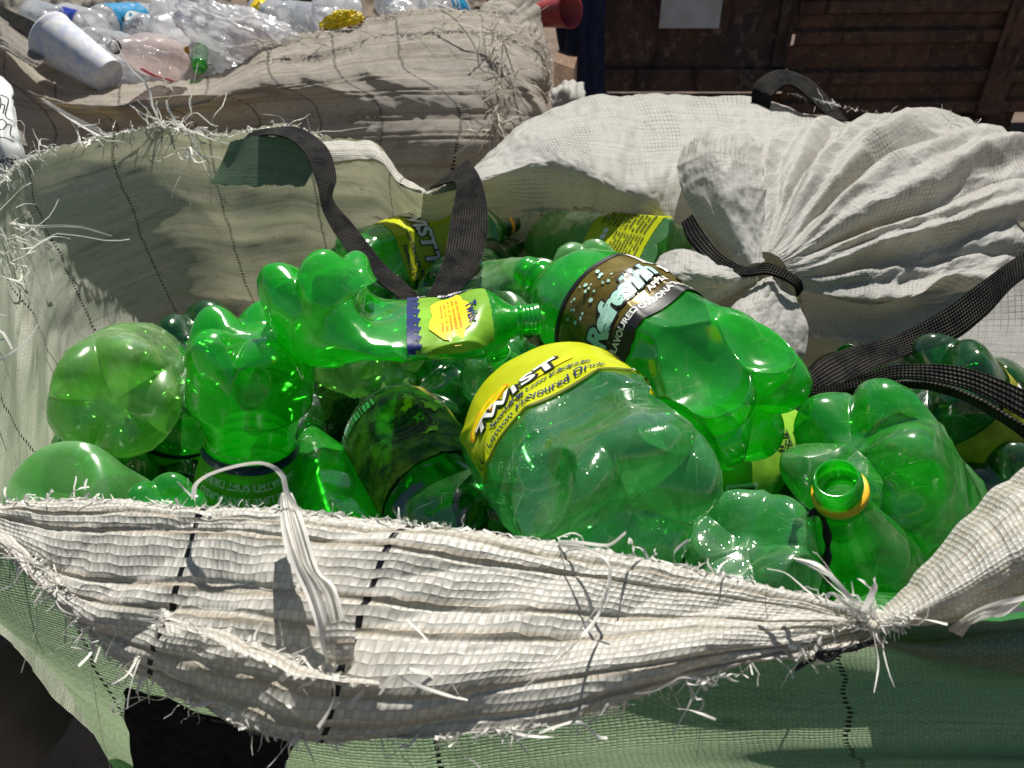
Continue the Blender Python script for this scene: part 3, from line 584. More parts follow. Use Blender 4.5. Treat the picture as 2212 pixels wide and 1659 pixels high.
# loose inner panel in shade on the right
rows = [PP([(1725, 590, .95), (1900, 630, .94), (2050, 632, .92), (2212, 596, .88), (2340, 560, .85), (2450, 620, .8)]), PP([(1735, 660, .93), (1890, 685, .92), (2030, 695, .905), (2212, 690, .86), (2340, 680, .83), (2450, 720, .77)]),
        PP([(1745, 722, .915), (1870, 738, .905), (1990, 770, .885), (2110, 822, .85), (2230, 836, .82), (2340, 836, .79), (2450, 840, .74)])]
sheet('inner_panel', rows, 200, 70, SACKC, bag, wr=[(.006, (9, 7), 'n'), (.002, (50, 30), 'n')], rag=(0, .008), seed=17)
GREENC = fabric('green_patch', (.22, .34, .23), dirt=(.05, .07, .04), damt=.5, tape=.003, transl=.25, dsc=9, bumpst=.4)
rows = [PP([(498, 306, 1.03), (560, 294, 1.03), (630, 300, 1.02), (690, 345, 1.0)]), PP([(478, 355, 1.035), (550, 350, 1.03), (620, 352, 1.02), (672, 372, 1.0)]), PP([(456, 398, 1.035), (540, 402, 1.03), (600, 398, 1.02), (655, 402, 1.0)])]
sheet('dark_patch', rows, 60, 40, GREENC, bag, wr=[(.003, (12, 9), 'n')], rag=(.002, .003), seed=19)  # dark green sheet set just in front of the rear wall
rows = [PP([(690, 302, 1.065), (756, 301, 1.06), (816, 311, 1.045), (866, 371, 1.025), (926, 413, 1.015)]), PP([(698, 318, 1.03), (765, 316, 1.02), (822, 330, 1.01), (860, 378, 1.005), (918, 414, 1.01)]), PP([(706, 350, 1.02), (778, 342, 1.005), (826, 352, .995), (862, 396, .99), (912, 416, 1.0)]), PP([(712, 362, 1.03), (782, 352, 1.015), (828, 362, 1.005), (864, 402, 1.0), (910, 417, 1.005)])]
sheet('turned_edge', rows, 120, 40, WEAVE, bag, wr=[(.003, (20, 14), 'r')], rag=(.004, .004), seed=20)
# straps
def strap(name, e1, e2, par, thick=.0024, n=120, wr=((.0008, (40, 90), 'n'),)):
    return sheet(name, [PP(e1), (PP(e1)+PP(e2))/2 if len(e1) == len(e2) else PP(e2), PP(e2)], n, 14, STRAP, par, wr=list(wr), thick=thick, seed=len(name))
strap('lifting_strap', [(528, 300, 1.055), (596, 292, 1.0), (652, 322, .955), (684, 395, .92), (700, 462, .90), (738, 525, .86), (786, 585, .82), (862, 648, .78), (885, 720, .80)],
      [(545, 283, 1.06), (640, 276, 1.02), (704, 318, .985), (726, 380, .945), (720, 432, .92), (768, 492, .885), (830, 572, .845), (912, 650, .80), (940, 720, .82)], bag)
strap('lifting_strap', [(928, 408, 1.02), (984, 396, 1.0), (974, 470, .95), (958, 560, .86), (918, 650, .79), (880, 720, .80)], [(1012, 345, 1.07), (1040, 395, 1.03), (1054, 482, .98), (1034, 575, .88), (975, 650, .80), (930, 730, .82)], bag)
strap('lifting_strap', [(2330, 505, .80), (2212, 547, .80), (2120, 610, .80), (2040, 668, .80), (1950, 718, .80), (1850, 748, .78), (1780, 775, .745), (1733, 815, .70)],
      [(2330, 575, .79), (2212, 602, .785), (2130, 682, .785), (2060, 735, .785), (1960, 768, .785), (1885, 798, .755), (1825, 840, .72), (1758, 868, .69)], bag)
strap('lifting_strap', [(1738, 836, .69), (1800, 832, .675), (1870, 808, .65), (1950, 789, .62), (2080, 795, .58), (2212, 842, .54), (2330, 905, .50)],
      [(1742, 862, .69), (1800, 852, .672), (1875, 834, .645), (1950, 818, .612), (2080, 838, .572), (2212, 906, .53), (2330, 985, .49)], bag)
strap('lifting_strap', [(1742, 864, .695), (1860, 838, .66), (1960, 824, .625), (2080, 846, .59), (2212, 920, .55), (2330, 1000, .51)],
      [(1748, 880, .695), (1862, 852, .665), (1960, 836, .632), (2078, 862, .60), (2208, 940, .56), (2325, 1030, .52)], bag)
# tie cord and twisted wire at the knot on the right
mb = MB(); tube(mb, [P(1896, 1378, .355), P(1868, 1392, .348), P(1838, 1398, .345), P(1800, 1412, .345), P(1762, 1420, .345), P(1716, 1446, .345)], .0011, 60)
tube(mb, [P(1893, 1384, .352), P(1862, 1396, .344), P(1836, 1404, .343), P(1800, 1404, .342), P(1764, 1414, .342), P(1790, 1426, .342), P(1815, 1408, .342), P(1850, 1398, .343)], .0010, 60); mb.build('tie_wire', BLACK, bag)
mb = MB(); tube(mb, [P(1895, 1322, .366), P(1884, 1345, .346), P(1888, 1372, .348), P(1900, 1392, .362)], .0016, 30); tube(mb, [P(1899, 1322, .366), P(1890, 1345, .346), P(1893, 1372, .348), P(1904, 1392, .362)], .0014, 30); mb.build('tie_thread', THREADG, bag)
# black cloth tucked under the roll
BC = fr
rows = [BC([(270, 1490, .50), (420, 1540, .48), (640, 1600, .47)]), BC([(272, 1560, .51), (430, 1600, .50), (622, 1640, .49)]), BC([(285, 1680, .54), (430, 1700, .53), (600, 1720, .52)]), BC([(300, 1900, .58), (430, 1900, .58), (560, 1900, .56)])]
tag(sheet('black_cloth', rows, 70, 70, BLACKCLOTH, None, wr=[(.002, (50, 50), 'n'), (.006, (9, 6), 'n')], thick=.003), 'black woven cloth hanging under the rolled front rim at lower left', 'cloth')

# ------------------------------------------------------------------ white sack tied with a black strap
tie = thing('tied_sack', 'clean white gathered sack tied with a black strap, spread over the back right rim', 'sack', P(1650, 580, .95))
A1 = [(915, 418, 1.03), (1000, 372, 1.07), (1080, 302, 1.12), (1150, 246, 1.17), (1250, 207, 1.2), (1360, 201, 1.22), (1480, 199, 1.23), (1640, 212, 1.22), (1760, 244, 1.2), (1870, 274, 1.18), (1985, 300, 1.15)]
A0 = [(a, b+30, c+.10) for a, b, c in A1]
A2 = [(935, 415, 1.02), (1010, 386, 1.05), (1088, 336, 1.08), (1160, 300, 1.10), (1250, 280, 1.115), (1360, 285, 1.12), (1470, 295, 1.12), (1590, 285, 1.13), (1700, 290, 1.13), (1850, 305, 1.13), (1960, 320, 1.13)]
A3 = [(955, 416, 1.02), (1020, 398, 1.03), (1088, 374, 1.04), (1170, 352, 1.045), (1250, 362, 1.035), (1330, 390, 1.03), (1420, 400, 1.03), (1520, 370, 1.06), (1640, 345, 1.08), (1780, 340, 1.08), (1900, 345, 1.08)]
A4 = [(965, 418, 1.04), (1030, 418, 1.07), (1095, 442, 1.09), (1150, 458, 1.09), (1225, 452, 1.09), (1300, 460, 1.07), (1390, 500, 1.04), (1470, 560, 1.02), (1600, 520, 1.04), (1760, 430, 1.06), (1900, 400, 1.07)]
sheet('draped_panel', [PP(a) for a in (A0, A1, A2, A3, A4)], 330, 170, SACKC, tie, wr=[(.008, (7, 5), 'n'), (.005, (11, 7), 'r'), (.0016, (40, 40), 'r')], rag=(0, .007), seed=21)
I0 = [(1628, 556, .905), (1642, 548, .90), (1655, 547, .895), (1667, 550, .89), (1678, 556, .885), (1688, 565, .882), (1694, 575, .88), (1700, 586, .88), (1706, 598, .882), (1700, 606, .89)]
I1 = [(1650, 470, .96), (1680, 440, .965), (1720, 425, .965), (1770, 420, .96), (1820, 440, .945), (1850, 475, .93), (1860, 515, .92), (1860, 555, .91), (1850, 600, .90), (1790, 640, .905)]
I2 = [(1660, 370, 1.05), (1740, 335, 1.06), (1830, 320, 1.06), (1930, 315, 1.05), (2010, 350, 1.02), (2050, 410, .99), (2060, 470, .97), (2050, 530, .95), (2000, 610, .925), (1880, 660, .915)]
I3 = [(1680, 305, 1.14), (1790, 278, 1.16), (1950, 263, 1.15), (2060, 266, 1.12), (2145, 294, 1.08), (2200, 350, 1.03), (2222, 420, .99), (2225, 490, .96), (2170, 590, .93), (1960, 650, .92)]
I4 = [(1690, 310, 1.22), (1800, 286, 1.24), (1965, 275, 1.24), (2080, 280, 1.21), (2180, 310, 1.16), (2255, 370, 1.1), (2300, 440, 1.04), (2310, 510, 1.0), (2240, 615, .95), (2000, 668, .93)]
def gather(u, v):
    a = u*9.2+.7*np.sin(v*3)+.35*pn(np.stack(np.broadcast_arrays(u*6, v*3, u*0+v*0), -1), 5)
    return (.030*np.abs(np.sin(a*math.pi*.5))**.8-.012+.007*np.sin(a*math.pi*2.2+v*5))*sstep(0, .3, v)*(1-.55*sstep(.55, 1, v))+.0045*ridge(np.stack(np.broadcast_arrays(u*12, v*9, u*0+v*0), -1), 31)*sstep(.1, .4, v)
sheet('gathered_skirt', [PP(a) for a in (I0, I1, I2, I3, I4)], 340, 190, SACKC, tie, wr=[(.002, (24, 24), 'r'), (.0008, (90, 90), 'r')], fold=gather, seed=23, rag=(0, .004))
def tail(name, rows, seed, amp=.004):
    sheet(name, [PP(r) for r in rows], 110, 110, SACKC, tie, wr=[(amp, (16, 12), 'r'), (.0022, (45, 35), 'r'), (.0008, (110, 110), 'r')], seed=seed)
tail('tied_tail', [[(1598, 580, .905), (1622, 574, .887), (1648, 568, .895)], [(1545, 525, .93), (1590, 500, .90), (1648, 500, .92)], [(1492, 440, .955), (1565, 410, .912), (1650, 420, .94)], [(1466, 370, .985), (1550, 335, .94), (1640, 372, .97)], [(1478, 325, 1.02), (1555, 288, .995), (1645, 318, 1.02)], [(1500, 325, 1.06), (1570, 292, 1.055), (1645, 318, 1.07)], [(1510, 400, 1.06), (1575, 390, 1.06), (1645, 400, 1.06)]], 41)
tail('tied_tail', [[(1632, 582, .90), (1642, 598, .884), (1640, 612, .89)], [(1560, 556, .90), (1566, 600, .868), (1570, 645, .89)], [(1482, 530, .92), (1480, 590, .875), (1492, 680, .90)], [(1430, 545, .94), (1405, 600, .90), (1440, 690, .91)], [(1405, 575, .955), (1395, 612, .94), (1430, 700, .94)]], 43, .003)
tail('tied_tail', [[(1634, 600, .89), (1656, 594, .878), (1684, 600, .885)], [(1570, 655, .88), (1640, 640, .855), (1722, 635, .88)], [(1525, 700, .865), (1630, 712, .83), (1750, 715, .865)], [(1545, 735, .865), (1650, 775, .835), (1738, 790, .86)], [(1590, 770, .885), (1670, 800, .865), (1722, 805, .885)]], 47, .003)
strap('tie_strap', [(1496, 464, .945), (1520, 502, .925), (1562, 552, .895), (1612, 578, .882), (1662, 570, .872), (1722, 600, .872), (1735, 625, .88)], [(1472, 482, .945), (1488, 522, .925), (1540, 570, .895), (1602, 596, .878), (1660, 594, .868), (1712, 616, .868), (1722, 640, .876)], tie, .003)
strap('lifting_strap', [(1622, 235, 1.21), (1632, 180, 1.2), (1688, 152, 1.2), (1755, 178, 1.2), (1832, 262, 1.2)], [(1660, 240, 1.19), (1672, 205, 1.18), (1704, 184, 1.18), (1745, 212, 1.18), (1790, 258, 1.18)], tie)

# ------------------------------------------------------------------ weathered bag behind
old = thing('bulk_bag', 'weathered tan bulk bag of clear bottles behind, its right corner badly frayed', 'bulk bag', (-.5, 1.6, 0))
B0 = [(-120, -30, 1.62), (0, 88, 1.5), (100, 175, 1.45), (200, 203, 1.42), (280, 196, 1.42), (420, 178, 1.42), (500, 145, 1.43), (560, 112, 1.44), (640, 92, 1.46), (680, 88, 1.46), (760, 60, 1.48), (810, 50, 1.48), (930, 30, 1.50), (1080, 40, 1.50), (1150, 80, 1.52), (1180, 112, 1.56), (1190, 130, 1.66), (1180, 100, 1.95)]
sh = lambda L_, dy, dd, x=0: [(a+x, b+dy, c+dd) for a, b, c in L_]
Bm = sh(B0, -16, .03); B1 = sh(B0, 34, -.045); B2 = [(a, b*.55+118, c-.09) for a, b, c in B0]; B3 = [(a, b*.25+225, 1.385+(max(0, a-1100)/90)**2*.06+(.25 if a == 1190 else .5 if k == 17 else 0)) for k, (a, b, c) in enumerate(B0)]
B4 = [(a, b*.1+420, 1.42+(max(0, a-1100)/90)**2*.06+(.25 if a == 1190 else .5 if k == 17 else 0)) for k, (a, b, c) in enumerate(B0)]
pb = [PP(x) for x in (Bm, B0, B1, B2, B3, B4)]; b5 = pb[-1].copy(); b5[:, 2] = .5; b6 = b5.copy(); b6[:, 2] = 0.01
sheet('outer_wall', pb+[b5, b6], 420, 260, WEAVE_TAN, old, wr=[(.016, (5, 4), 'n'), (.006, (4, 6), 'r'), (.002, (16, 14), 'r'), (.0008, (60, 60), 'n')], rib=(.07, .018, .0022, .003), rag=(.012, 0), seed=31)
rows = [PP([(1085, -30, 1.62), (1130, -30, 1.6), (1160, 0, 1.6), (1178, 60, 1.6), (1186, 120, 1.58)]), PP([(1040, 10, 1.58), (1090, 15, 1.555), (1130, 45, 1.55), (1155, 90, 1.54), (1165, 130, 1.53)]), PP([(1020, 50, 1.56), (1070, 50, 1.53), (1110, 75, 1.52), (1130, 120, 1.50), (1150, 160, 1.50)])]
sheet('corner_fold', rows, 80, 60, WEAVE_TAN, old, wr=[(.006, (30, 20), 'r')], rib=(.03, .01, .0015, .002), rag=(.006, .006), seed=33)
rows = [PP([(-60, -10, 1.50), (0, 35, 1.46), (60, 80, 1.43), (95, 120, 1.41)]), PP([(-60, 60, 1.46), (0, 75, 1.42), (50, 115, 1.39), (92, 135, 1.385)]), PP([(-60, 95, 1.44), (0, 105, 1.40), (40, 125, 1.38), (78, 148, 1.375)])]
sheet('side_hem', rows, 80, 50, WEAVE_GREY, old, rib=(.022, .008, .002, .002), wr=[(.003, (40, 20), 'n')], rag=(0, .005), seed=37)
strap('lifting_strap', [(-40, -10, 1.5), (20, 22, 1.46), (70, 45, 1.44), (112, 68, 1.42)], [(-40, 35, 1.49), (15, 55, 1.45), (55, 75, 1.43), (92, 95, 1.41)], old)
# soiled bags farther back
rows = [PP([(-200, -160, 2.6), (100, -170, 2.6), (400, -160, 2.7), (700, -160, 2.9)]), PP([(-200, -40, 2.3), (60, -40, 2.25), (300, -50, 2.3), (520, -50, 2.4)]), PP([(-200, 40, 2.2), (60, 45, 2.12), (280, 30, 2.15), (500, 10, 2.3)]), PP([(-200, 200, 2.25), (60, 200, 2.15), (280, 190, 2.2), (520, 160, 2.3)]), PP([(-200, 500, 2.6), (60, 500, 2.5), (280, 500, 2.5), (520, 500, 2.6)])]
tag(sheet('bulk_bag', rows, 160, 120, WEAVE_GREY, None, wr=[(.04, (5, 9), 'r'), (.015, (14, 24), 'r')], rib=(.08, .02, .004, .005), seed=51), 'soiled grey creased bag across the top left corner, behind the clear bottles', 'bulk bag')
rows = [PP([(520, -160, 3.0), (760, -160, 2.9), (1000, -160, 2.9), (1250, -160, 3.0)]), PP([(520, -40, 2.6), (760, -50, 2.5), (960, -40, 2.5), (1180, -30, 2.6)]), PP([(530, 30, 2.5), (760, 40, 2.35), (960, 30, 2.4), (1180, 40, 2.5)]), PP([(520, 250, 2.5), (760, 250, 2.4), (960, 250, 2.4), (1180, 250, 2.5)]), PP([(520, 500, 2.7), (760, 500, 2.7), (960, 500, 2.7), (1180, 500, 2.7)])]
BROWNW = fabric('woven_brown', (.26, .19, .13), dirt=(.05, .035, .025), damt=.8, tape=.003, transl=.15, dsc=5, bumpst=.6)
tag(sheet('bulk_bag', rows, 140, 100, BROWNW, None, wr=[(.05, (5, 7), 'r'), (.015, (14, 20), 'r')], seed=53), 'dirty brown bag behind the frayed rim at the top centre', 'bulk bag')
# printed white carrier bag at the left edge
rows = [PP([(-90, 165, 1.22), (-30, 160, 1.2), (14, 172, 1.2), (20, 185, 1.21)]), PP([(-90, 230, 1.15), (-20, 230, 1.10), (22, 240, 1.11), (34, 245, 1.13)]), PP([(-90, 320, 1.12), (-10, 320, 1.06), (38, 325, 1.08), (52, 330, 1.1)]), PP([(-90, 420, 1.14), (-10, 420, 1.09), (40, 420, 1.10), (56, 420, 1.12)])]
CARR = plain('carrier_film', (.72, .76, .74), .35, .08, 20, transl=.3)
pbag = sheet('carrier_bag', rows, 60, 60, CARR, None, wr=[(.006, (12, 10), 'n'), (.003, (30, 24), 'r')], seed=61); tag(pbag, 'white plastic carrier bag with upside-down black print at the left edge', 'carrier bag')
mb = MB()
def flat(mb, txt, px, py, d, size, rot, m=0, bold=.0):
    V, Fs = tx(txt, size, 0, bold); a = R_(rot); V = V@np.array([[math.cos(a), math.sin(a)], [-math.sin(a), math.cos(a)]]); o_ = P(px, py, d); mb.add(o_+V[:, :1]*RT+V[:, 1:]*UP, Fs, m)
flat(mb, 'rogatsga.co.za', 4, 340, 1.045, .016, 172, 0, .02); flat(mb, 'tsolo', 34, 352, 1.055, .009, 172)
for q in ([(2, 205), (18, 215), (12, 250), (28, 262)], [(-6, 262), (6, 258), (14, 270), (4, 280), (-6, 274), (-6, 262)], [(14, 268), (24, 272), (22, 290), (30, 298)], [(-8, 296), (12, 298), (30, 306)], [(2, 225), (10, 228), (6, 246)], [(-4, 200), (2, 222), (-4, 246)]):
    tube(mb, [P(a, b, 1.045+.00*a) for a, b in q], .0008, 24, 5)
mb.build('print', INK_K, pbag)
# pale tub at lower left
TUB = plain('grey_plastic', (.30, .34, .36), .4, .1, 15); TUBD = plain('dark_grey_plastic', (.10, .11, .12), .45, .2, 15)
tb = thing('tub', 'grey plastic tub on the ground at the lower left corner', 'tub', P(-40, 1600, 1.25))
mb = MB(); c0 = P(-60, 1560, 1.2)
lathe(mb, c0, c0+np.array((0, 0, .30)), [(0, .001), (0, .15), (.03, .155), (.93, .195), (.95, .21), (1, .21), (1, .19), (.95, .185), (.06, .145), (.05, .001)], 48); mb.build('shell', TUBD, tb)
mb = MB(); lathe(mb, c0+np.array((0, 0, .301)), c0+np.array((0, 0, .33)), [(0, .001), (0, .207), (.4, .212), (.8, .205), (1, .19), (.8, .18), (.8, .001)], 48); mb.build('lid', TUB, tb)

# ------------------------------------------------------------------ bottles in the front bag
GP = 'green plastic bottles in the front bag'
# the lemon drink bottle in the middle, crushed towards its base
b = Bottle('wet green bottle with yellow lemon drink label and crumpled base, front centre', (1392, 1118, .415), (1102, 842), .275, 1, .057, 'tapered', G_WET, roll=20, squash=(.76, 8), ld=.5, dents=[(26, .25, 2.2, .17), (-30, .10, 1.6, .20), (110, .3, .9, .3)], planes=[(-20, -38, .03, .80, .9), (40, -30, .05, .86, 1.4)], crumple=(.0017, 30), seed=3, nu=190, nv=190)
LW = .185; l = Label(b, 41, LW, .40, .74, LAB_Y, n=(120, 24)); H = l.H
l.rect(-LW/2, H*.0, LW/2, H*.025, INK_G, .0008, 60)
l.blob(-.058, H*.60, .021, .0085, INK_Y, .0009, 18); l.blob(-.058, H*.60, .023, .0100, INK_OR, .0008, 18); l.blob(-.050, H*.66, .011, .0028, LAB_Y, .0010, 22); l.blob(-.062, H*.52, .012, .0022, INK_W, .0011, 14)
l.blob(-.012, H*.42, .017, .0060, INK_Y, .0009, 10); l.blob(-.012, H*.46, .010, .0022, LAB_Y, .0010, 12)
x = -.066
for ch, dx, sz in (('T', .0148, .0235), ('W', .0140, .0200), ('i', .0100, .0200), ('S', .0130, .0225), ('T', .016, .0245)):
    l.text(ch, x+.0015, H*.36-.0012, sz, INK_K, .2, .055, 6); l.text(ch, x, H*.36, sz, INK_W, .2, .03, 6, .0017, ol=INK_K, olb=.045); x += dx
l.text('Sparkling Low Kilojoule', -.026, H*.20, .0088, INK_N, .1, .012, 0, .0013, .86); l.text('Lemon Flavoured Drink', -.028, H*.07, .0088, INK_N, .1, .012)
l.small(.036, H*.55, .052, H*.40, 8, INK_G, 3); l.rect(.042, H*.30, .080, H*.31, INK_G); l.rect(.042, H*.52, .080, H*.53, INK_G); l.rect(.042, H*.30, .0425, H*.53, INK_G); l.rect(.0635, H*.30, .064, H*.53, INK_G); l.rect(.080, H*.30, .0805, H*.53, INK_G); l.small(.043, H*.33, .020, H*.18, 4, INK_G, 5); l.small(.066, H*.33, .012, H*.18, 4, INK_G, 6)
for k in range(5): l.blob(.046+.0085*k, H*.18, .0042, .0036, INK_W, .0010); l.small(.0435+.0085*k, H*.165, .005, .0026, 2, INK_N, k)
l.small(.042, H*.05, .042, H*.06, 2, INK_G, 9); l.text('((', -.084, H*.12, .016, INK_K)
l.done()
# the apple drink bottle behind it
b = Bottle('bright green bottle with gold and black apple drink label, crushed at its base', (1668, 905, .585), (1133, 582), .305, 1, .0545, 'straight', G_BRIGHT, roll=10, squash=(.94, 0), dents=[(10, .14, 1.4, .36), (-60, .13, 1.2, .30), (-18, .32, 2.2, .14), (55, .08, .9, .35), (40, .36, 2.6, .12)], planes=[(0, -40, .02, .72, 1.1)], crumple=(.0018, 24), seed=8, nu=180, nv=180)
LW = .20; l = Label(b, 56, LW, .365, .625, LAB_GOLD, .0012, n=(120, 24)); H = l.H
l.rect(-LW/2, 0, LW/2, H*.22, INK_K, .0008, 70); l.rect(-LW/2, H*.95, LW/2, H, INK_K, .0008, 70)
l.text('Refreshhh', -.034, H*.34, .025, INK_MINT, .28, .045, 9, .0016, .86, ol=INK_K, olb=.07)
rr = random.Random(4)
for k in range(24): l.blob(-.045+rr.uniform(-.026, .024), H*(.70+rr.uniform(-.05, .22)), (q := rr.uniform(.0007, .0021)), q, INK_MINT, .0011, n=12)
l.text('APPLE', .0, H*.275, .0078, INK_W, 0, .03); l.text('FLAVOURED CARBONATED SOFT DRINK', -.006, H*.13, .0078, INK_W, 0, .03)
l.rect(.012, H*.68, .036, H*.96, INK_W); l.small(.014, H*.70, .020, H*.25, 9, INK_K, 8); l.bars(.042, H*.64, .024, H*.30, INK_K, INK_W, 22, False)
l.rect(.022, H*.44, .040, H*.60, INK_W, .0012); l.text('2 L', .031, H*.455, .0105, INK_K, 0, .03, off=.0016)
for k, q in enumerate((.030, .040, .048, .057)): l.blob(q, H*.33, .0034, .0034, INK_K if k % 2 == 0 else INK_MINT, .0011); l.blob(q, H*.33, .0022, .0022, LAB_GOLD, .0014)
l.text('470', .052, H*.50, .007, INK_W); l.done()
# upside-down waisted bottle
b = Bottle('bright green waisted bottle standing upside down behind the front rim', (543, 690, .655), (540, 1290), .315, 1, .053, 'waist', G_BRIGHT, roll=-54, ld=.95, crumple=(.0008, 30), seed=5, grooves=(.36, .40, .44, .52), dents=[(0, .10, .5, .12)], nu=150, nv=150)
l = Label(b, 0, .16, .385, .66, LAB_LEMON, .001); H = l.H
l.rect(-.08, 0, .08, H*.10, LAB_N, .0009, 50); l.text('LEMON & LIME FLAVOURED', -.006, H*.34, .0098, INK_W, 0, .035); l.text('CARBONATED SOFT DRINK', -.006, H*.19, .0098, INK_W, 0, .035)
for k in range(6): l.blob(-.05+.02*k, H*.66, .010, .009, LAB_N, .0010, 20*k, .15); l.blob(-.05+.02*k, H*.66, .006, .004, INK_W, .0012, 30); l.blob(-.05+.02*k, H*.65, .004, .003, LAB_N, .0014)
l.done()
# crushed flat one lying over it
b = Bottle('crushed flat green bottle with lemon label, its footed base bent up to the left', (0, 0, 1), (0, 0), 1, None, .049, 'straight', G_BRIGHT, roll=12, ld=.9, squash=(.36, -70, .20, .40), dents=[(-60, .34, .9, .3)], crumple=(.0018, 32), seed=13, nu=160, nv=160, path=[(676, 562, .655), (692, 625, .655), (732, 688, .66), (830, 710, .665), (950, 706, .67), (1060, 698, .675), (1165, 688, .68)])
LW = .125; l = Label(b, -48, LW, .50, .80, LAB_LIME, .001, n=(90, 24)); H = l.H
l.rect(-LW/2, 0, LW/2, H*.09, LAB_N, .0008, 40)
for k in range(8): l.blob(-.05+.014*k, H*.11, .006, H*.05, LAB_N, .0009, 0, .2)
l.blob(.008, H*.52, .036, H*.25, INK_Y, .0010, 0, .09); l.small(-.018, H*.40, .045, H*.26, 5, INK_OR, 2); l.text('Twist', .012, H*.72, .012, LAB_N, .2, .03); l.blob(-.040, H*.60, .012, .010, LAB_N, .0011, 0, .2); l.blob(-.040, H*.60, .007, .006, INK_W, .0013, 0, .2)
l.bars(-.054, H*.45, .016, H*.5, INK_K, INK_W, 24, False); l.text('2 L', -.046, H*.14, .011, INK_W); l.done()
# base towards the viewer at left
Bottle('dusty pale green bottle with its round star shaped base facing the viewer, far left', (240, 872, .675), (312, 775), .29, 1, .0545, 'straight', G_DUSTY, roll=14, dents=[(70, .05, .5, .15), (-100, .1, .7, .2)], planes=[(130, -50, .0, .84, 1.0), (-60, -48, .0, .86, 1.0)], crumple=(.0012, 45), seed=21, nu=180, nv=160)
b = Bottle('milky green cone shaped bottle lying against the front rim at far left', (95, 1100, .585), (470, 1200), .265, 1, .046, 'cone', G_MILKY, roll=0, lobes=0, bend=(-.010, 90), crumple=(.0008, 25), seed=22)
b = Bottle('green bottle with navy and orange wrapper wedged under the star shaped base', (190, 960, .72), (345, 1130), .25, 1, .036, 'straight', G_MID, seed=23)
l = Label(b, 10, .11, .42, .86, LAB_ORG); H = l.H; l.rect(.0, 0, .055, H, LAB_N, .0009, 20); l.text('GIVE', .014, H*.25, .024, INK_W, 0, .05, 70, ol=LAB_N, olb=.05); l.rect(-.055, 0, -.03, H, INK_OR, .0008); l.done()
Bottle('small rounded green bottle base peeping over the front rim beside the upturned bottle', (358, 1085, .555), (372, 1320), .22, 1, .029, 'straight', G_MID, roll=20, seed=24, lobes=5)
b = Bottle('green bottle with plain lime label between the star base and the upturned bottle', (398, 800, .80), (368, 1130), .30, 1, .050, 'straight', G_MID, seed=25, crumple=(.002, 40)); l = Label(b, 0, .20, .25, .66, LAB_LIME); l.rect(-.09, 0, .09, l.H*.07, LAB_N, .0009, 40); l.small(-.03, l.H*.3, .05, l.H*.3, 6, INK_G, 3); l.blob(.034, l.H*.5, .005, .006, LAB_N); l.blob(.034, l.H*.5, .003, .003, INK_W, .0012); l.done()
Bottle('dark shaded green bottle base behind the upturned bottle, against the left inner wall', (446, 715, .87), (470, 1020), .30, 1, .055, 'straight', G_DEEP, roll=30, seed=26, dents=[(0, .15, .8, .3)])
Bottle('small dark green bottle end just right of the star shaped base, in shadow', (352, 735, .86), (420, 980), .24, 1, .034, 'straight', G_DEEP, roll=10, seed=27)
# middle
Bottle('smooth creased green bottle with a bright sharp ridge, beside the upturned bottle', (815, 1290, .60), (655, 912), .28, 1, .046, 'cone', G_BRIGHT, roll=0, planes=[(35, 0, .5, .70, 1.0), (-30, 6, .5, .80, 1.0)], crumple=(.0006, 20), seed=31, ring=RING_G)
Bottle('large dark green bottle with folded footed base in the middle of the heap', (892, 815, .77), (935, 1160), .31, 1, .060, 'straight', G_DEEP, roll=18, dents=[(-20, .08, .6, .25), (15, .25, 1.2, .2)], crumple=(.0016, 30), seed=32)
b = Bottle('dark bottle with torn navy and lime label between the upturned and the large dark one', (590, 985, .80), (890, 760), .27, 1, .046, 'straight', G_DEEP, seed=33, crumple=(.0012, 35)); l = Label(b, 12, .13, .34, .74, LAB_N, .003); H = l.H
l.blob(-.005, H*.42, .022, H*.34, INK_LIME, .0009, 0, .14); l.blob(.030, H*.30, .012, H*.2, INK_LIME, .0009, 0, .2); l.poly([(-.012, H*.2), (.0, H*.5), (-.001, H*.2)], [(0, 1, 2)], INK_K, .0013); l.small(.0, H*.2, .02, H*.25, 4, INK_K, 4); l.done()
Bottle('pale dusty green bottle lying under the crushed flat one', (862, 795, .765), (640, 722), .22, 1, .038, 'straight', G_DUSTY, squash=(.8, 0), dents=[(10, .5, 1.2, .2)], seed=34)
b = Bottle('bottle with black and yellow stained torn label, low beside the front rim', (1050, 1240, .60), (800, 850), .30, 1, .054, 'straight', G_DEEP, seed=35, dents=[(10, .5, 1.6, .15)]); l = Label(b, 6, .19, .30, .70, LAB_DARK, .002); H = l.H
for k in range(9): q = random.Random(k); l.blob(.022+q.uniform(-.01, .03), H*q.uniform(.25, .8), q.uniform(.003, .010), q.uniform(.003, .008), INK_Y if k % 3 else INK_LIME, .0008+.00004*k, q.uniform(0, 90), .3)
l.small(-.005, H*.35, .035, H*.35, 6, INK_K, 7); l.bars(-.075, H*.88, .07, H*.10, INK_MINT, None, 18); l.done()
b = Bottle('pale green bottle with faded white label between the crushed flat and lemon bottles', (1130, 815, .74), (880, 775), .24, 1, .038, 'straight', G_WET, seed=36, dents=[(0, .3, .9, .3)]); l = Label(b, 0, .10, .42, .64, LAB_W); l.text('LEMON', .0, l.H*.55, .011, INK_N, 0, .02, 90); l.text('flow', .012, l.H*.5, .011, INK_N, 0, .02, 90); l.done()
Bottle('green bottle neck pointing up just above the yellow lemon label', (1200, 1010, .88), (1076, 762), .22, -1, .045, 'cone', G_MID, seed=37)
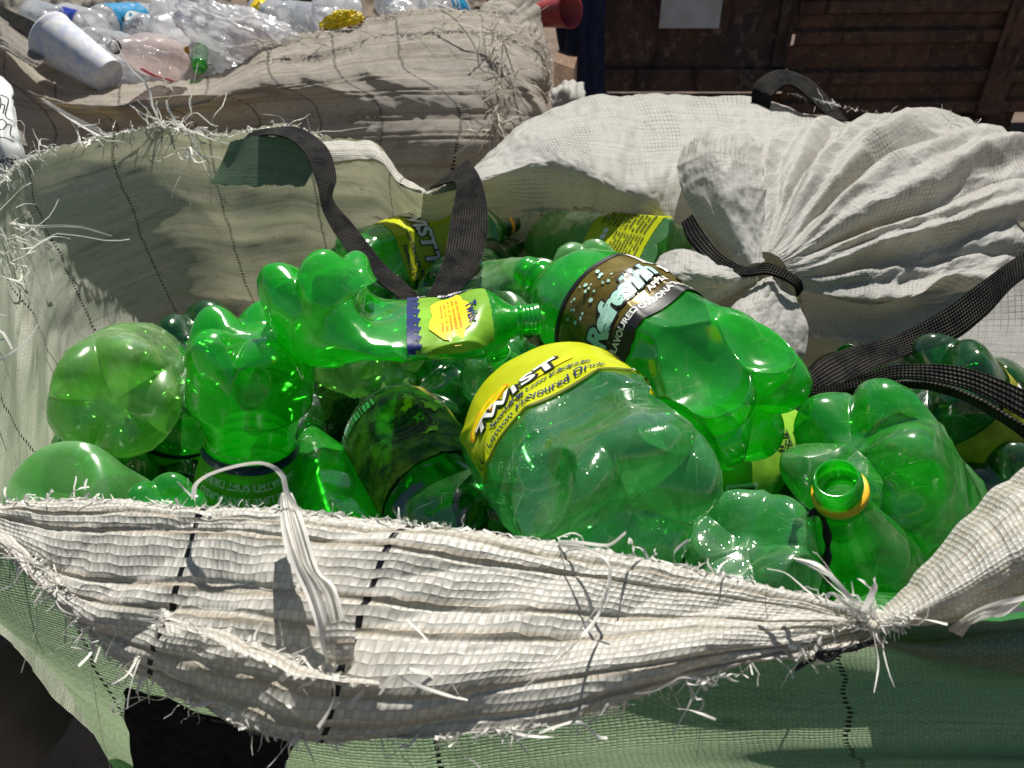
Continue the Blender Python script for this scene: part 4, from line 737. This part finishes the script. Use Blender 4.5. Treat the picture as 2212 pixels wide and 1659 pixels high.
# back
b = Bottle('green bottle with yellow lemon label under the two black straps at the back', (742, 600, 1.02), (1112, 480), .30, 1, .053, 'straight', G_MID, roll=0, seed=41, planes=[(0, 0, .4, .84, 1.0)], ring=RING_O, crumple=(.0016, 35), neckmat=G_DEEP); LW = .20; l = Label(b, 10, LW, .22, .56, LAB_Y, .001, n=(110, 20)); H = l.H
l.text('TWiST', .036, H*.34, .030, INK_W, .2, .04, 0, .0015, ol=INK_K, olb=.05); l.text('TWiST', -.056, H*.34, .030, INK_W, .2, .04, 0, .0015, ol=INK_K, olb=.05); l.text('Sparkling Low Kilojoule', .002, H*.18, .0090, INK_N, 0, .02); l.text('Flavoured Drink', .004, H*.06, .0090, INK_N, 0, .02); l.blob(.0, H*.75, .018, .008, INK_Y); l.done()
Bottle('dark green bottle neck without ring, just below the ochre ringed neck at the back', (960, 650, 1.0), (1122, 520), .27, 1, .046, 'cone', G_DEEP, seed=42)
b = Bottle('frosted green bottle lying at the back right with yellow fine print label', (1452, 560, 1.01), (1122, 520), .315, 1, .052, 'straight', G_MILKY, roll=0, seed=43, planes=[(30, -12, .3, .85, 1)]); LW = .17; l = Label(b, 12, LW, .06, .36, LAB_Y, .001); H = l.H
l.small(-.03, H*.08, .055, H*.5, 10, INK_G, 5); l.bars(-.05, H*.1, .018, H*.55, INK_K, INK_W, 20, False); l.text('2L', -.03, H*.72, .015, INK_K)
for k in range(5): l.blob(-.015+.009*k, H*.72, .004, .004, INK_W)
l.small(.03, H*.1, .04, H*.8, 12, INK_G, 6); l.done()
Bottle('pale rounded bottle base standing up behind the gold labelled bottle', (1264, 576, .96), (1290, 760), .28, 1, .046, 'straight', G_MILKY, roll=0, seed=44, lobes=5)
Bottle('frosted pale green bottle body lying between the strap and the gold labelled bottle', (1175, 640, .95), (868, 650), .29, 1, .053, 'straight', G_MILKY, roll=20, squash=(.85, 60), seed=45, dents=[(60, .3, 1, .2)], crumple=(.0012, 30))
Bottle('green bottle seen through the strap loop, tilted against the back wall', (800, 740, 1.0), (905, 600), .26, 1, .05, 'cone', G_DEEP, seed=46)
# right
b = Bottle('green bottle with hand lettered lime label and white barcode under the crushed base', (1418, 1015, .635), (1800, 985), .27, 1, .045, 'straight', G_BRIGHT, roll=10, squash=(.80, 0), seed=51, dents=[(40, .5, .8, .3)], crumple=(.001, 30)); LW = .14; l = Label(b, 8, LW, .12, .96, LAB_LIME, .001, n=(80, 40)); H = l.H
for k, q in enumerate(('PTO', 'TSHWA', 'PTA')): l.text(q, -.006, H*(.50-.066*k), .0135, INK_K, 0, .03, 6-5*k, .0015)
l.bars(.010, H*.04, .040, H*.16, INK_K, INK_W, 26, True); l.rect(-.07, H*.80, .07, H, LAB_N, .0010, 40)
for k in range(5): l.blob(-.05+.02*k, H*.79, .008, .012, LAB_N, .0011, 0, .25)
l.text('&', .004, H*.42, .015, INK_G); l.done()
Bottle('dented round green bottle base beside the wet lemon bottle, low right of centre', (1605, 1165, .47), (1740, 1430), .26, 1, .0405, 'straight', G_WET, roll=25, ld=.45, dents=[(40, .26, 1.2, .35), (-20, .45, 1.4, .3)], planes=[(-40, -30, .05, .8, 1.3)], crumple=(.0018, 34), seed=52, nu=150, nv=150)
Bottle('open necked green bottle with yellow neck ring pointing up at lower right', (1900, 1400, .66), (1806, 1032), .29, -1, .050, 'cone', G_MID, roll=0, ring=RING_Y, seed=53, crumple=(.0008, 25), neckmat=G_BRIGHT)
Bottle('crushed green bottle standing base up at right with deep folded feet', (1822, 940, .555), (2120, 1290), .315, 1, .054, 'straight', G_MID, roll=-30, ld=.85, dents=[(-12, .10, .5, .45), (40, .24, 1.6, .25), (0, .44, 2.2, .16)], planes=[(40, -40, .03, .7, 1.2)], crumple=(.0018, 34), seed=54, nu=170, nv=170)
b = Bottle('dark shaded bottle with yellow lemon label and barcode under the right strap', (1990, 800, .76), (2290, 1150), .31, 1, .057, 'straight', G_DEEP, roll=10, seed=55); LW = .21; l = Label(b, 0, LW, .16, .62, LAB_SHADED, 0, n=(90, 24)); H = l.H
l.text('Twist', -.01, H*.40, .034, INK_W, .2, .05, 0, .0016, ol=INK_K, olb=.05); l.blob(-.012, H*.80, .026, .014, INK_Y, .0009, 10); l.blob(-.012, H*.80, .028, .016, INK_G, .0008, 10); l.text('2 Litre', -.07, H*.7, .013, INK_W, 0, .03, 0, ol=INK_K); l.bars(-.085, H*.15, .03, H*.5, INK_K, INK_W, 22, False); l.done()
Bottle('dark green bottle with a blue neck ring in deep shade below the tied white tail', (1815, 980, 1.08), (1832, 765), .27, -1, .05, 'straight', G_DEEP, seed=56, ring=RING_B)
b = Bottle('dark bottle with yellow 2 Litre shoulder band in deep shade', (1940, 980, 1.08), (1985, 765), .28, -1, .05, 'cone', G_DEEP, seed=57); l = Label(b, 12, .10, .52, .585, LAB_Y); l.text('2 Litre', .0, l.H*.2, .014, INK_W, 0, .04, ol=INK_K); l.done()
Bottle('bottle neck with lime rim facing out from under the gold labelled bottle', (1560, 905, .80), (1428, 915), .2, -1, .032, 'cone', G_BRIGHT, seed=58)
# lower layer glimpsed between them
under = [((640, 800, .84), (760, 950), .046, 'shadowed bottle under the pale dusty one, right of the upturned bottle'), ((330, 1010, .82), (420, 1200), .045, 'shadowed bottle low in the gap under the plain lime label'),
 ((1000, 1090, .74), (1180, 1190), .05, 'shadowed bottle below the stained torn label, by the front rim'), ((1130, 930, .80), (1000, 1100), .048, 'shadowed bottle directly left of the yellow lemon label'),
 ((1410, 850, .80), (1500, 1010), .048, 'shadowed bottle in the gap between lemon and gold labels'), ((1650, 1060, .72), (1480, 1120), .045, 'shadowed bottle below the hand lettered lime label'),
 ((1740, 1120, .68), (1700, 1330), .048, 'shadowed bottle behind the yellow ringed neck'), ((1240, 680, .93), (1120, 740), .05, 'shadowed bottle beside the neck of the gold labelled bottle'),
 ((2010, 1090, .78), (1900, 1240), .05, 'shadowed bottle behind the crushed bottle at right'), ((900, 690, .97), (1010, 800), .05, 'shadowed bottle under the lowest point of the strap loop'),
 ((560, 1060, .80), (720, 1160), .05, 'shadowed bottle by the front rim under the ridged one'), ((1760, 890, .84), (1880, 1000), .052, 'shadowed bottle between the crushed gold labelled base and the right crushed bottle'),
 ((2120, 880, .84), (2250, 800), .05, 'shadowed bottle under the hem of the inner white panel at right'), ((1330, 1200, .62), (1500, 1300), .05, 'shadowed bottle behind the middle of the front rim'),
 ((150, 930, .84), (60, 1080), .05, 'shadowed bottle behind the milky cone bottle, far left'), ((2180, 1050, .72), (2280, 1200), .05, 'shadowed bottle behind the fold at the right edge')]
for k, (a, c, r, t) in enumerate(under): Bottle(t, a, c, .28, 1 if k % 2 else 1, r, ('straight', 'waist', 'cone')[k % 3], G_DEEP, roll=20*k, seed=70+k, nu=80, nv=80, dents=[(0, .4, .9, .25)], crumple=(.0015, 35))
for k, (A_, B_, t) in enumerate((((-.20, .32, 1.17), (.09, .30, 1.17), 'green bottle pressed against the inside of the front wall, left of the middle'), ((.40, .295, 1.17), (.11, .295, 1.175), 'green bottle pressed inside the front wall, right of the middle'),
    ((-.17, .31, 1.06), (.11, .305, 1.07), 'green bottle low inside the front wall at the bottom edge'), ((.42, .36, 1.05), (.13, .315, 1.06), 'green bottle low inside the front wall at the lower right corner'), ((-.20, .50, 1.02), (.05, .45, 1.02), 'green bottle low inside the front wall at lower left'))):
    Bottle(t, A_, B_, .28, None, .050, 'straight', G_MID, seed=110+k, nu=80, nv=80)
# black cord by the ringed neck
mb = MB(); tube(mb, [P(1712, 1180, .49), P(1718, 1140, .48), P(1745, 1112, .475), P(1772, 1108, .475), P(1786, 1150, .475), P(1788, 1190, .475), P(1786, 1230, .48), P(1790, 1300, .50)], (.0022+.0007*np.sin(np.linspace(0, 40, 90))), 90)
tag(mb.build('cord', BLACK), 'frayed black cord hanging beside the yellow ringed bottle neck', 'cord')

# ------------------------------------------------------------------ clear waste in the bag behind
CG = 'clear plastic waste in the bag behind'
def cb(label, base, top, L, far, R=.045, style='straight', mat=CLEAR, **k): return Bottle(label, base, top, L, far, R, style, mat, nu=80, nv=80, group='clear plastic bottles in the bag behind', **k)
mb = MB(); A_, B_ = P(237, 166, 1.43), P(108, 80, 1.43); lathe(mb, A_, B_, [(.02, .001), (.02, .030), (0, .0315), (.01, .032), (.98, .047), (1, .0485), (.985, .049), (.97, .047), (.04, .0295), (.04, .001)], 56)
CUP = plain('printed_paper', (.72, .71, .69), .7, .06, 75, col2=(.44, .50, .64)); tag(mb.build('paper_cup', CUP), 'dusty white paper cup with faint blue print lying at the left of the clear bottles', 'cup')
b = cb('clear bottle with blue and white label lying at the back left', (208, 56, 1.72), (400, 48), .28, 1, .043, seed=81); l = Label(b, 8, .14, .08, .44, LAB_BLUE); H = l.H; l.blob(.0, H*.5, .034, H*.36, INK_W); l.text('bon', .0, H*.42, .036, INK_K, 0, .05, 100); l.done()
b = cb('white bottle with dark blue label patch beside the paper cup', (205, 62, 1.62), (120, 40), .18, 1, .036, mat=FILM, seed=82); l = Label(b, -10, .07, .1, .5, RING_B); l.done()
cb('small clear bottle end behind the top of the paper cup', (128, 50, 1.62), (60, 30), .2, 1, .033, seed=96)
b = cb('clear pink tinged bottle with open neck facing the viewer, over the film', (378, 132, 1.43), (238, 98), .165, -1, .036, 'cone', CLEARPINK, seed=83, crumple=(.001, 30), neckmat=FILM, ring=RING_K); l = Label(b, -65, .008, .12, .62, LAB_P); l.done()
b = cb('clear footed bottle standing base up with amber label', (372, 22, 1.55), (400, 160), .24, 1, .046, roll=20, seed=84, mat=FILM); l = Label(b, -10, .12, .22, .46, LAB_ORG); l.done()
b = cb('large clear footed bottle standing base up at the frayed rim', (728, 8, 1.58), (735, 130), .26, 1, .052, roll=15, seed=85, mat=FILM)
cb('clear crushed bottle behind the film, left of the base up one by the rim', (690, 60, 1.62), (590, 40), .24, 1, .036, seed=86, dents=[(0, .4, .8, .4)], squash=(.7, 0))
b = cb('clear crumpled bottle with yellow patch right of the large clear film', (610, 50, 1.66), (560, 20), .2, 1, .04, seed=87, crumple=(.004, 40)); l = Label(b, 0, .05, .3, .5, INK_Y); l.done()
cb('clear bottle behind the top middle of the frayed rim', (890, 30, 1.62), (830, -10), .22, 1, .042, seed=88); b = cb('clear bottle with blue wrapper behind the right part of the frayed rim', (930, 20, 1.66), (1010, 30), .22, 1, .036, seed=89); l = Label(b, 0, .1, .2, .6, LAB_BLUE); l.small(-.03, .01, .06, .03, 4, INK_W, 3); l.done()
cb('clear bottle half hidden under the paper cup', (190, 100, 1.55), (300, 110), .22, 1, .036, seed=90)
cb('clear crushed pinkish bottle low by the hem, right of the open neck', (400, 150, 1.46), (330, 165), .18, 1, .036, mat=CLEARPINK, seed=91, crumple=(.005, 40), dents=[(0, .4, .7, .4)])
cb('clear crushed bottle at the hem below the open neck', (260, 165, 1.47), (340, 170), .18, 1, .034, seed=92, crumple=(.005, 45))
cb('clear bottle lying across the back of the heap, left of the amber label', (330, 70, 1.72), (250, 90), .2, 1, .04, seed=93)
cb('green bottle piece caught beside the large clear film', (430, 145, 1.45), (436, 100), .12, 1, .014, mat=G_MID, seed=94)
cb('clear bottle under the left end of the large clear film', (450, 120, 1.56), (540, 90), .22, 1, .045, seed=95)
def blob(name, label, ca, c, rad, mat, seed, rough=.35, rot=0):
    nu, nv = 110, 60; u, v = np.meshgrid(np.linspace(0, 2*math.pi, nu, endpoint=False), np.linspace(.02, math.pi-.02, nv)); d = np.stack([np.sin(v)*np.cos(u), np.sin(v)*np.sin(u), np.cos(v)], -1)
    k = 1+rough*(.5*ridge(d*1.6+seed, seed)+.35*ridge(d*3.4+seed, seed+1)+.18*ridge(d*8, seed+2)-.4); d = d*k[..., None]*np.array(rad); a = R_(rot)
    x = d[..., 0]*math.cos(a)-d[..., 2]*math.sin(a); z = d[..., 0]*math.sin(a)+d[..., 2]*math.cos(a)
    V = P(*c)+x[..., None]*RT+d[..., 1:2]*FW+z[..., None]*UP; tag(raw(name, V.reshape(-1, 3), gfaces(nv, nu, True), mat), label, ca, CG)
blob('plastic_film', 'large clear crumpled film bag with pinkish scraps inside, right of the amber label', 'plastic film', (535, 82, 1.52), (.125, .07, .042), FILM, 3, .4, -17)
blob('plastic_scrap', 'pinkish scrap seen through the large clear film', 'plastic scrap', (555, 88, 1.50), (.05, .03, .022), CLEARPINK, 5, .5, -20)
blob('plastic_film', 'white crumpled film spread under the open necked clear bottle', 'plastic film', (320, 142, 1.52), (.12, .05, .028), FILM, 9, .4, -6)
blob('plastic_film', 'crumpled white film lump on the frayed rim at top centre', 'plastic film', (868, 30, 1.56), (.03, .025, .022), FILM, 12, .4)
blob('wrapper', 'bright yellow crumpled wrapper in front of the large base up clear bottle', 'wrapper', (738, 50, 1.50), (.036, .02, .017), plain('yellow_wrapper', (.75, .60, .02), .35, .2, 40, transl=.3), 15, .6, 15)

# ------------------------------------------------------------------ loose threads
def strand(par, pts, wd, seed=1, mat=None, n=26, k=KF): 
    mb = MB(); ribbon(mb, [P(a, b, c*k*(1-(.045 if k < 1 and 600 < a < 1500 and b > 1330 else 0))) for a, b, c in pts], wd, n, seed, False); mb.build('loose_strand', mat or THREAD, par)
strand(bag, [(418, 1078, .45), (424, 1045, .44), (470, 1018, .432), (560, 1000, .425), (608, 1024, .42), (618, 1060, .42), (640, 1098, .42), (650, 1120, .418)], .0024, 3)
mb = MB()
for k in range(15):
    o_ = (k-7)*4.4+3*math.sin(k*7.)
    ribbon(mb, [P(*(a, b, c*KF)) for a, b, c in ((618+o_*.3, 1065, .43), (632+o_*.7, 1130, .415), (656+o_, 1195+k*3, .404), (690+o_*1.0, 1270, .398), (715+o_*.9, 1350, .392), (738+o_*.9, 1432+6*math.sin(k*2.), .396))], .0022, 24, 100+k, False)
mb.build('thread_bundle', THREAD, bag)
rows = [fr([(706, 1345, .392), (735, 1340, .386), (768, 1345, .39)]), fr([(704, 1390, .391), (734, 1388, .385), (766, 1388, .389)]), fr([(708, 1434, .392), (736, 1438, .387), (762, 1432, .391)])]
sheet('woven_scrap', rows, 40, 40, WEAVE, bag, wr=[(.0015, (60, 60), 'n')], rag=(.003, .003), seed=71)
strand(bag, [(1206, 1172, .43), (1262, 1182, .415), (1306, 1205, .405), (1318, 1245, .40), (1302, 1310, .397), (1262, 1370, .394), (1200, 1430, .392), (1125, 1490, .392)], .0016, 5)
strand(bag, [(1206, 1170, .43), (1250, 1172, .41), (1300, 1178, .40), (1322, 1174, .395), (1352, 1150, .39)], .0016, 6)
strand(bag, [(1206, 1176, .43), (1270, 1190, .412), (1314, 1215, .402), (1310, 1270, .398), (1270, 1340, .394), (1180, 1440, .392), (1110, 1520, .392)], .0013, 7)
strand(bag, [(1656, 1228, .40), (1700, 1240, .395), (1752, 1282, .39), (1800, 1305, .395), (1852, 1318, .41)], .0020, 8)
strand(bag, [(1714, 1205, .40), (1762, 1218, .39), (1800, 1250, .388), (1836, 1290, .395), (1862, 1310, .41)], .0022, 9)
strand(bag, [(1796, 1310, .40), (1784, 1292, .392), (1800, 1282, .39), (1822, 1300, .392), (1850, 1316, .40)], .0018, 10)
strand(bag, [(1866, 1318, .405), (1880, 1290, .39), (1892, 1262, .385), (1888, 1250, .384)], .0026, 12)
strand(bag, [(2060, 1360, .41), (2090, 1330, .395), (2150, 1305, .385), (2220, 1290, .38), (2280, 1270, .38)], .0022, 13)
strand(bag, [(2070, 1362, .41), (2120, 1335, .392), (2180, 1320, .385), (2240, 1312, .38)], .0020, 14)
strand(bag, [(470, 1405, .445), (450, 1430, .43), (410, 1500, .428), (420, 1525, .426), (520, 1500, .42), (560, 1490, .42), (600, 1500, .415), (640, 1545, .41)], .0017, 15)
strand(bag, [(330, 1500, .45), (250, 1540, .44), (248, 1520, .44), (300, 1505, .445), (345, 1512, .445), (380, 1490, .44)], .0020, 16)
strand(bag, [(1110, 1565, .41), (1140, 1590, .405), (1200, 1570, .40), (1250, 1560, .40), (1290, 1590, .40), (1312, 1595, .40)], .0013, 17)
strand(bag, [(1060, 1560, .41), (1120, 1585, .402), (1180, 1592, .40), (1236, 1580, .40)], .0012, 18)
strand(bag, [(820, 1500, .40), (850, 1460, .392), (900, 1480, .39), (960, 1500, .392), (1010, 1512, .395)], .0014, 19)
for k in range(5): strand(bag, [(2050+6*k, 1362+3*k, .412), (2085+8*k, 1338-4*k, .396), (2140+6*k, 1312+5*k, .386), (2200+10*k, 1300-6*k, .381), (2260, 1280+14*k, .38)], .0016, 60+k)
strand(bag, [(880, 1340, .40), (920, 1380, .393), (950, 1430, .392), (990, 1500, .394)], .0012, 20)
fray('frayed_threads', fr(T0)[1:], 300, .006, .0013, (0, .1, 1), THREAD, bag, .7, 1)['kind'] = 'stuff'
fray('frayed_threads', fr(T4)[:7], 130, .010, .0011, (-.2, -.4, -1), THREAD, bag, .6, 2)['kind'] = 'stuff'
fray('frayed_threads', fr(T4)[6:], 80, .008, .0009, (0, -.4, -1), THREAD, bag, .7, 3)['kind'] = 'stuff'
fray('frayed_threads', fr([(60, 1200, .472), (150, 1280, .458), (260, 1370, .448), (330, 1420, .44)]), 150, .014, .0011, (-.4, -.5, -.3), THREAD, bag, .8, 4)['kind'] = 'stuff'
fray('frayed_threads', fr([(345, 1332, .424), (440, 1354, .412), (530, 1390, .40), (625, 1428, .394), (715, 1458, .393), (820, 1480, .396)]), 80, .009, .0018, (.1, -.9, .5), THREAD, bag, .8, 5)['kind'] = 'stuff'
fray('frayed_threads', fr([(820, 1490, .40), (930, 1500, .397), (1000, 1495, .397), (1060, 1500, .398)]), 50, .008, .0018, (.1, -.9, .3), THREAD, bag, .8, 15)['kind'] = 'stuff'
fray('frayed_threads', fr([(1280, 1540, .405), (1450, 1470, .403), (1620, 1400, .402), (1760, 1370, .404), (1880, 1345, .41)]), 170, .005, .0015, (0, -.8, .4), THREAD, bag, .8, 6)['kind'] = 'stuff'
fray('frayed_threads', fr([(1860, 1322, .41), (1885, 1335, .405), (1900, 1350, .405), (1960, 1330, .402)]), 140, .012, .0010, (-.2, -.5, .9), THREAD, bag, .8, 7)['kind'] = 'stuff'
fray('frayed_threads', rim[2:16], 330, .014, .0018, (0, -.1, 1), THREAD, bag, .7, 8)['kind'] = 'stuff'
fray('frayed_threads', PP([(-6, 440, .86), (0, 480, .84), (5, 520, .82), (0, 580, .80)]), 70, .045, .0026, (1, -.6, -.1), THREAD, bag, .6, 9)['kind'] = 'stuff'
fray('frayed_threads', PP([(330, 280, 1.04), (370, 275, 1.04), (410, 285, 1.04)]), 50, .05, .0024, (.1, -.3, 1), THREAD, bag, .8, 10)['kind'] = 'stuff'
fray('frayed_threads', PP([(390, 300, 1.03), (410, 320, 1.02), (405, 350, 1.01)]), 16, .035, .0022, (0, -.6, -.5), THREAD, bag, .6, 16)['kind'] = 'stuff'
fray('frayed_threads', PP([(1700, 200, 1.2), (1980, 265, 1.13), (2060, 258, 1.11), (2145, 285, 1.07), (2210, 350, 1.02)]), 160, .010, .0008, (.2, 0, 1), THREAD, tie, .7, 11)['kind'] = 'stuff'
fray('frayed_threads', PP([(1120, 455, 1.07), (1200, 452, 1.07), (1290, 458, 1.06), (1390, 500, 1.03)]), 170, .012, .0008, (0, -.3, -1), THREADG, tie, .7, 12)['kind'] = 'stuff'
fray('frayed_threads', PP([(1050, 60, 1.42), (1090, 90, 1.40), (1080, 160, 1.38), (1075, 230, 1.36), (1070, 290, 1.36)]), 120, .06, .0022, (.3, -.8, -.3), THREADG, old, .9, 13)['kind'] = 'stuff'
fray('frayed_threads', PP([(560, 100, 1.42), (660, 85, 1.42), (800, 45, 1.45), (930, 25, 1.47), (1080, 35, 1.47), (1170, 100, 1.5), (1188, 160, 1.5), (1188, 240, 1.48)]), 330, .024, .0016, (.15, -.3, .8), THREADG, old, .8, 14)['kind'] = 'stuff'
fray('frayed_threads', PP([(1750, 725, .91), (1870, 740, .90), (1990, 772, .88), (2110, 824, .845), (2212, 838, .82)]), 150, .012, .0012, (0, -.4, -1), THREAD, bag, .7, 17)['kind'] = 'stuff'
strand(old, [(90, 215, 1.36), (150, 250, 1.30), (200, 275, 1.22), (250, 300, 1.12), (300, 318, 1.03)], .006, 30, None, 20, 1)
strand(old, [(100, 220, 1.36), (160, 262, 1.28), (230, 300, 1.14), (290, 315, 1.04)], .004, 31, None, 20, 1)
strand(old, [(950, 20, 1.47), (980, 40, 1.44), (1010, 75, 1.42), (1030, 110, 1.40), (1038, 150, 1.40), (1075, 158, 1.40)], .003, 32, THREADG, 24, 1)
strand(old, [(940, 5, 1.47), (1000, 30, 1.44), (1040, 60, 1.43), (1070, 80, 1.42)], .003, 33, THREADG, 24, 1)
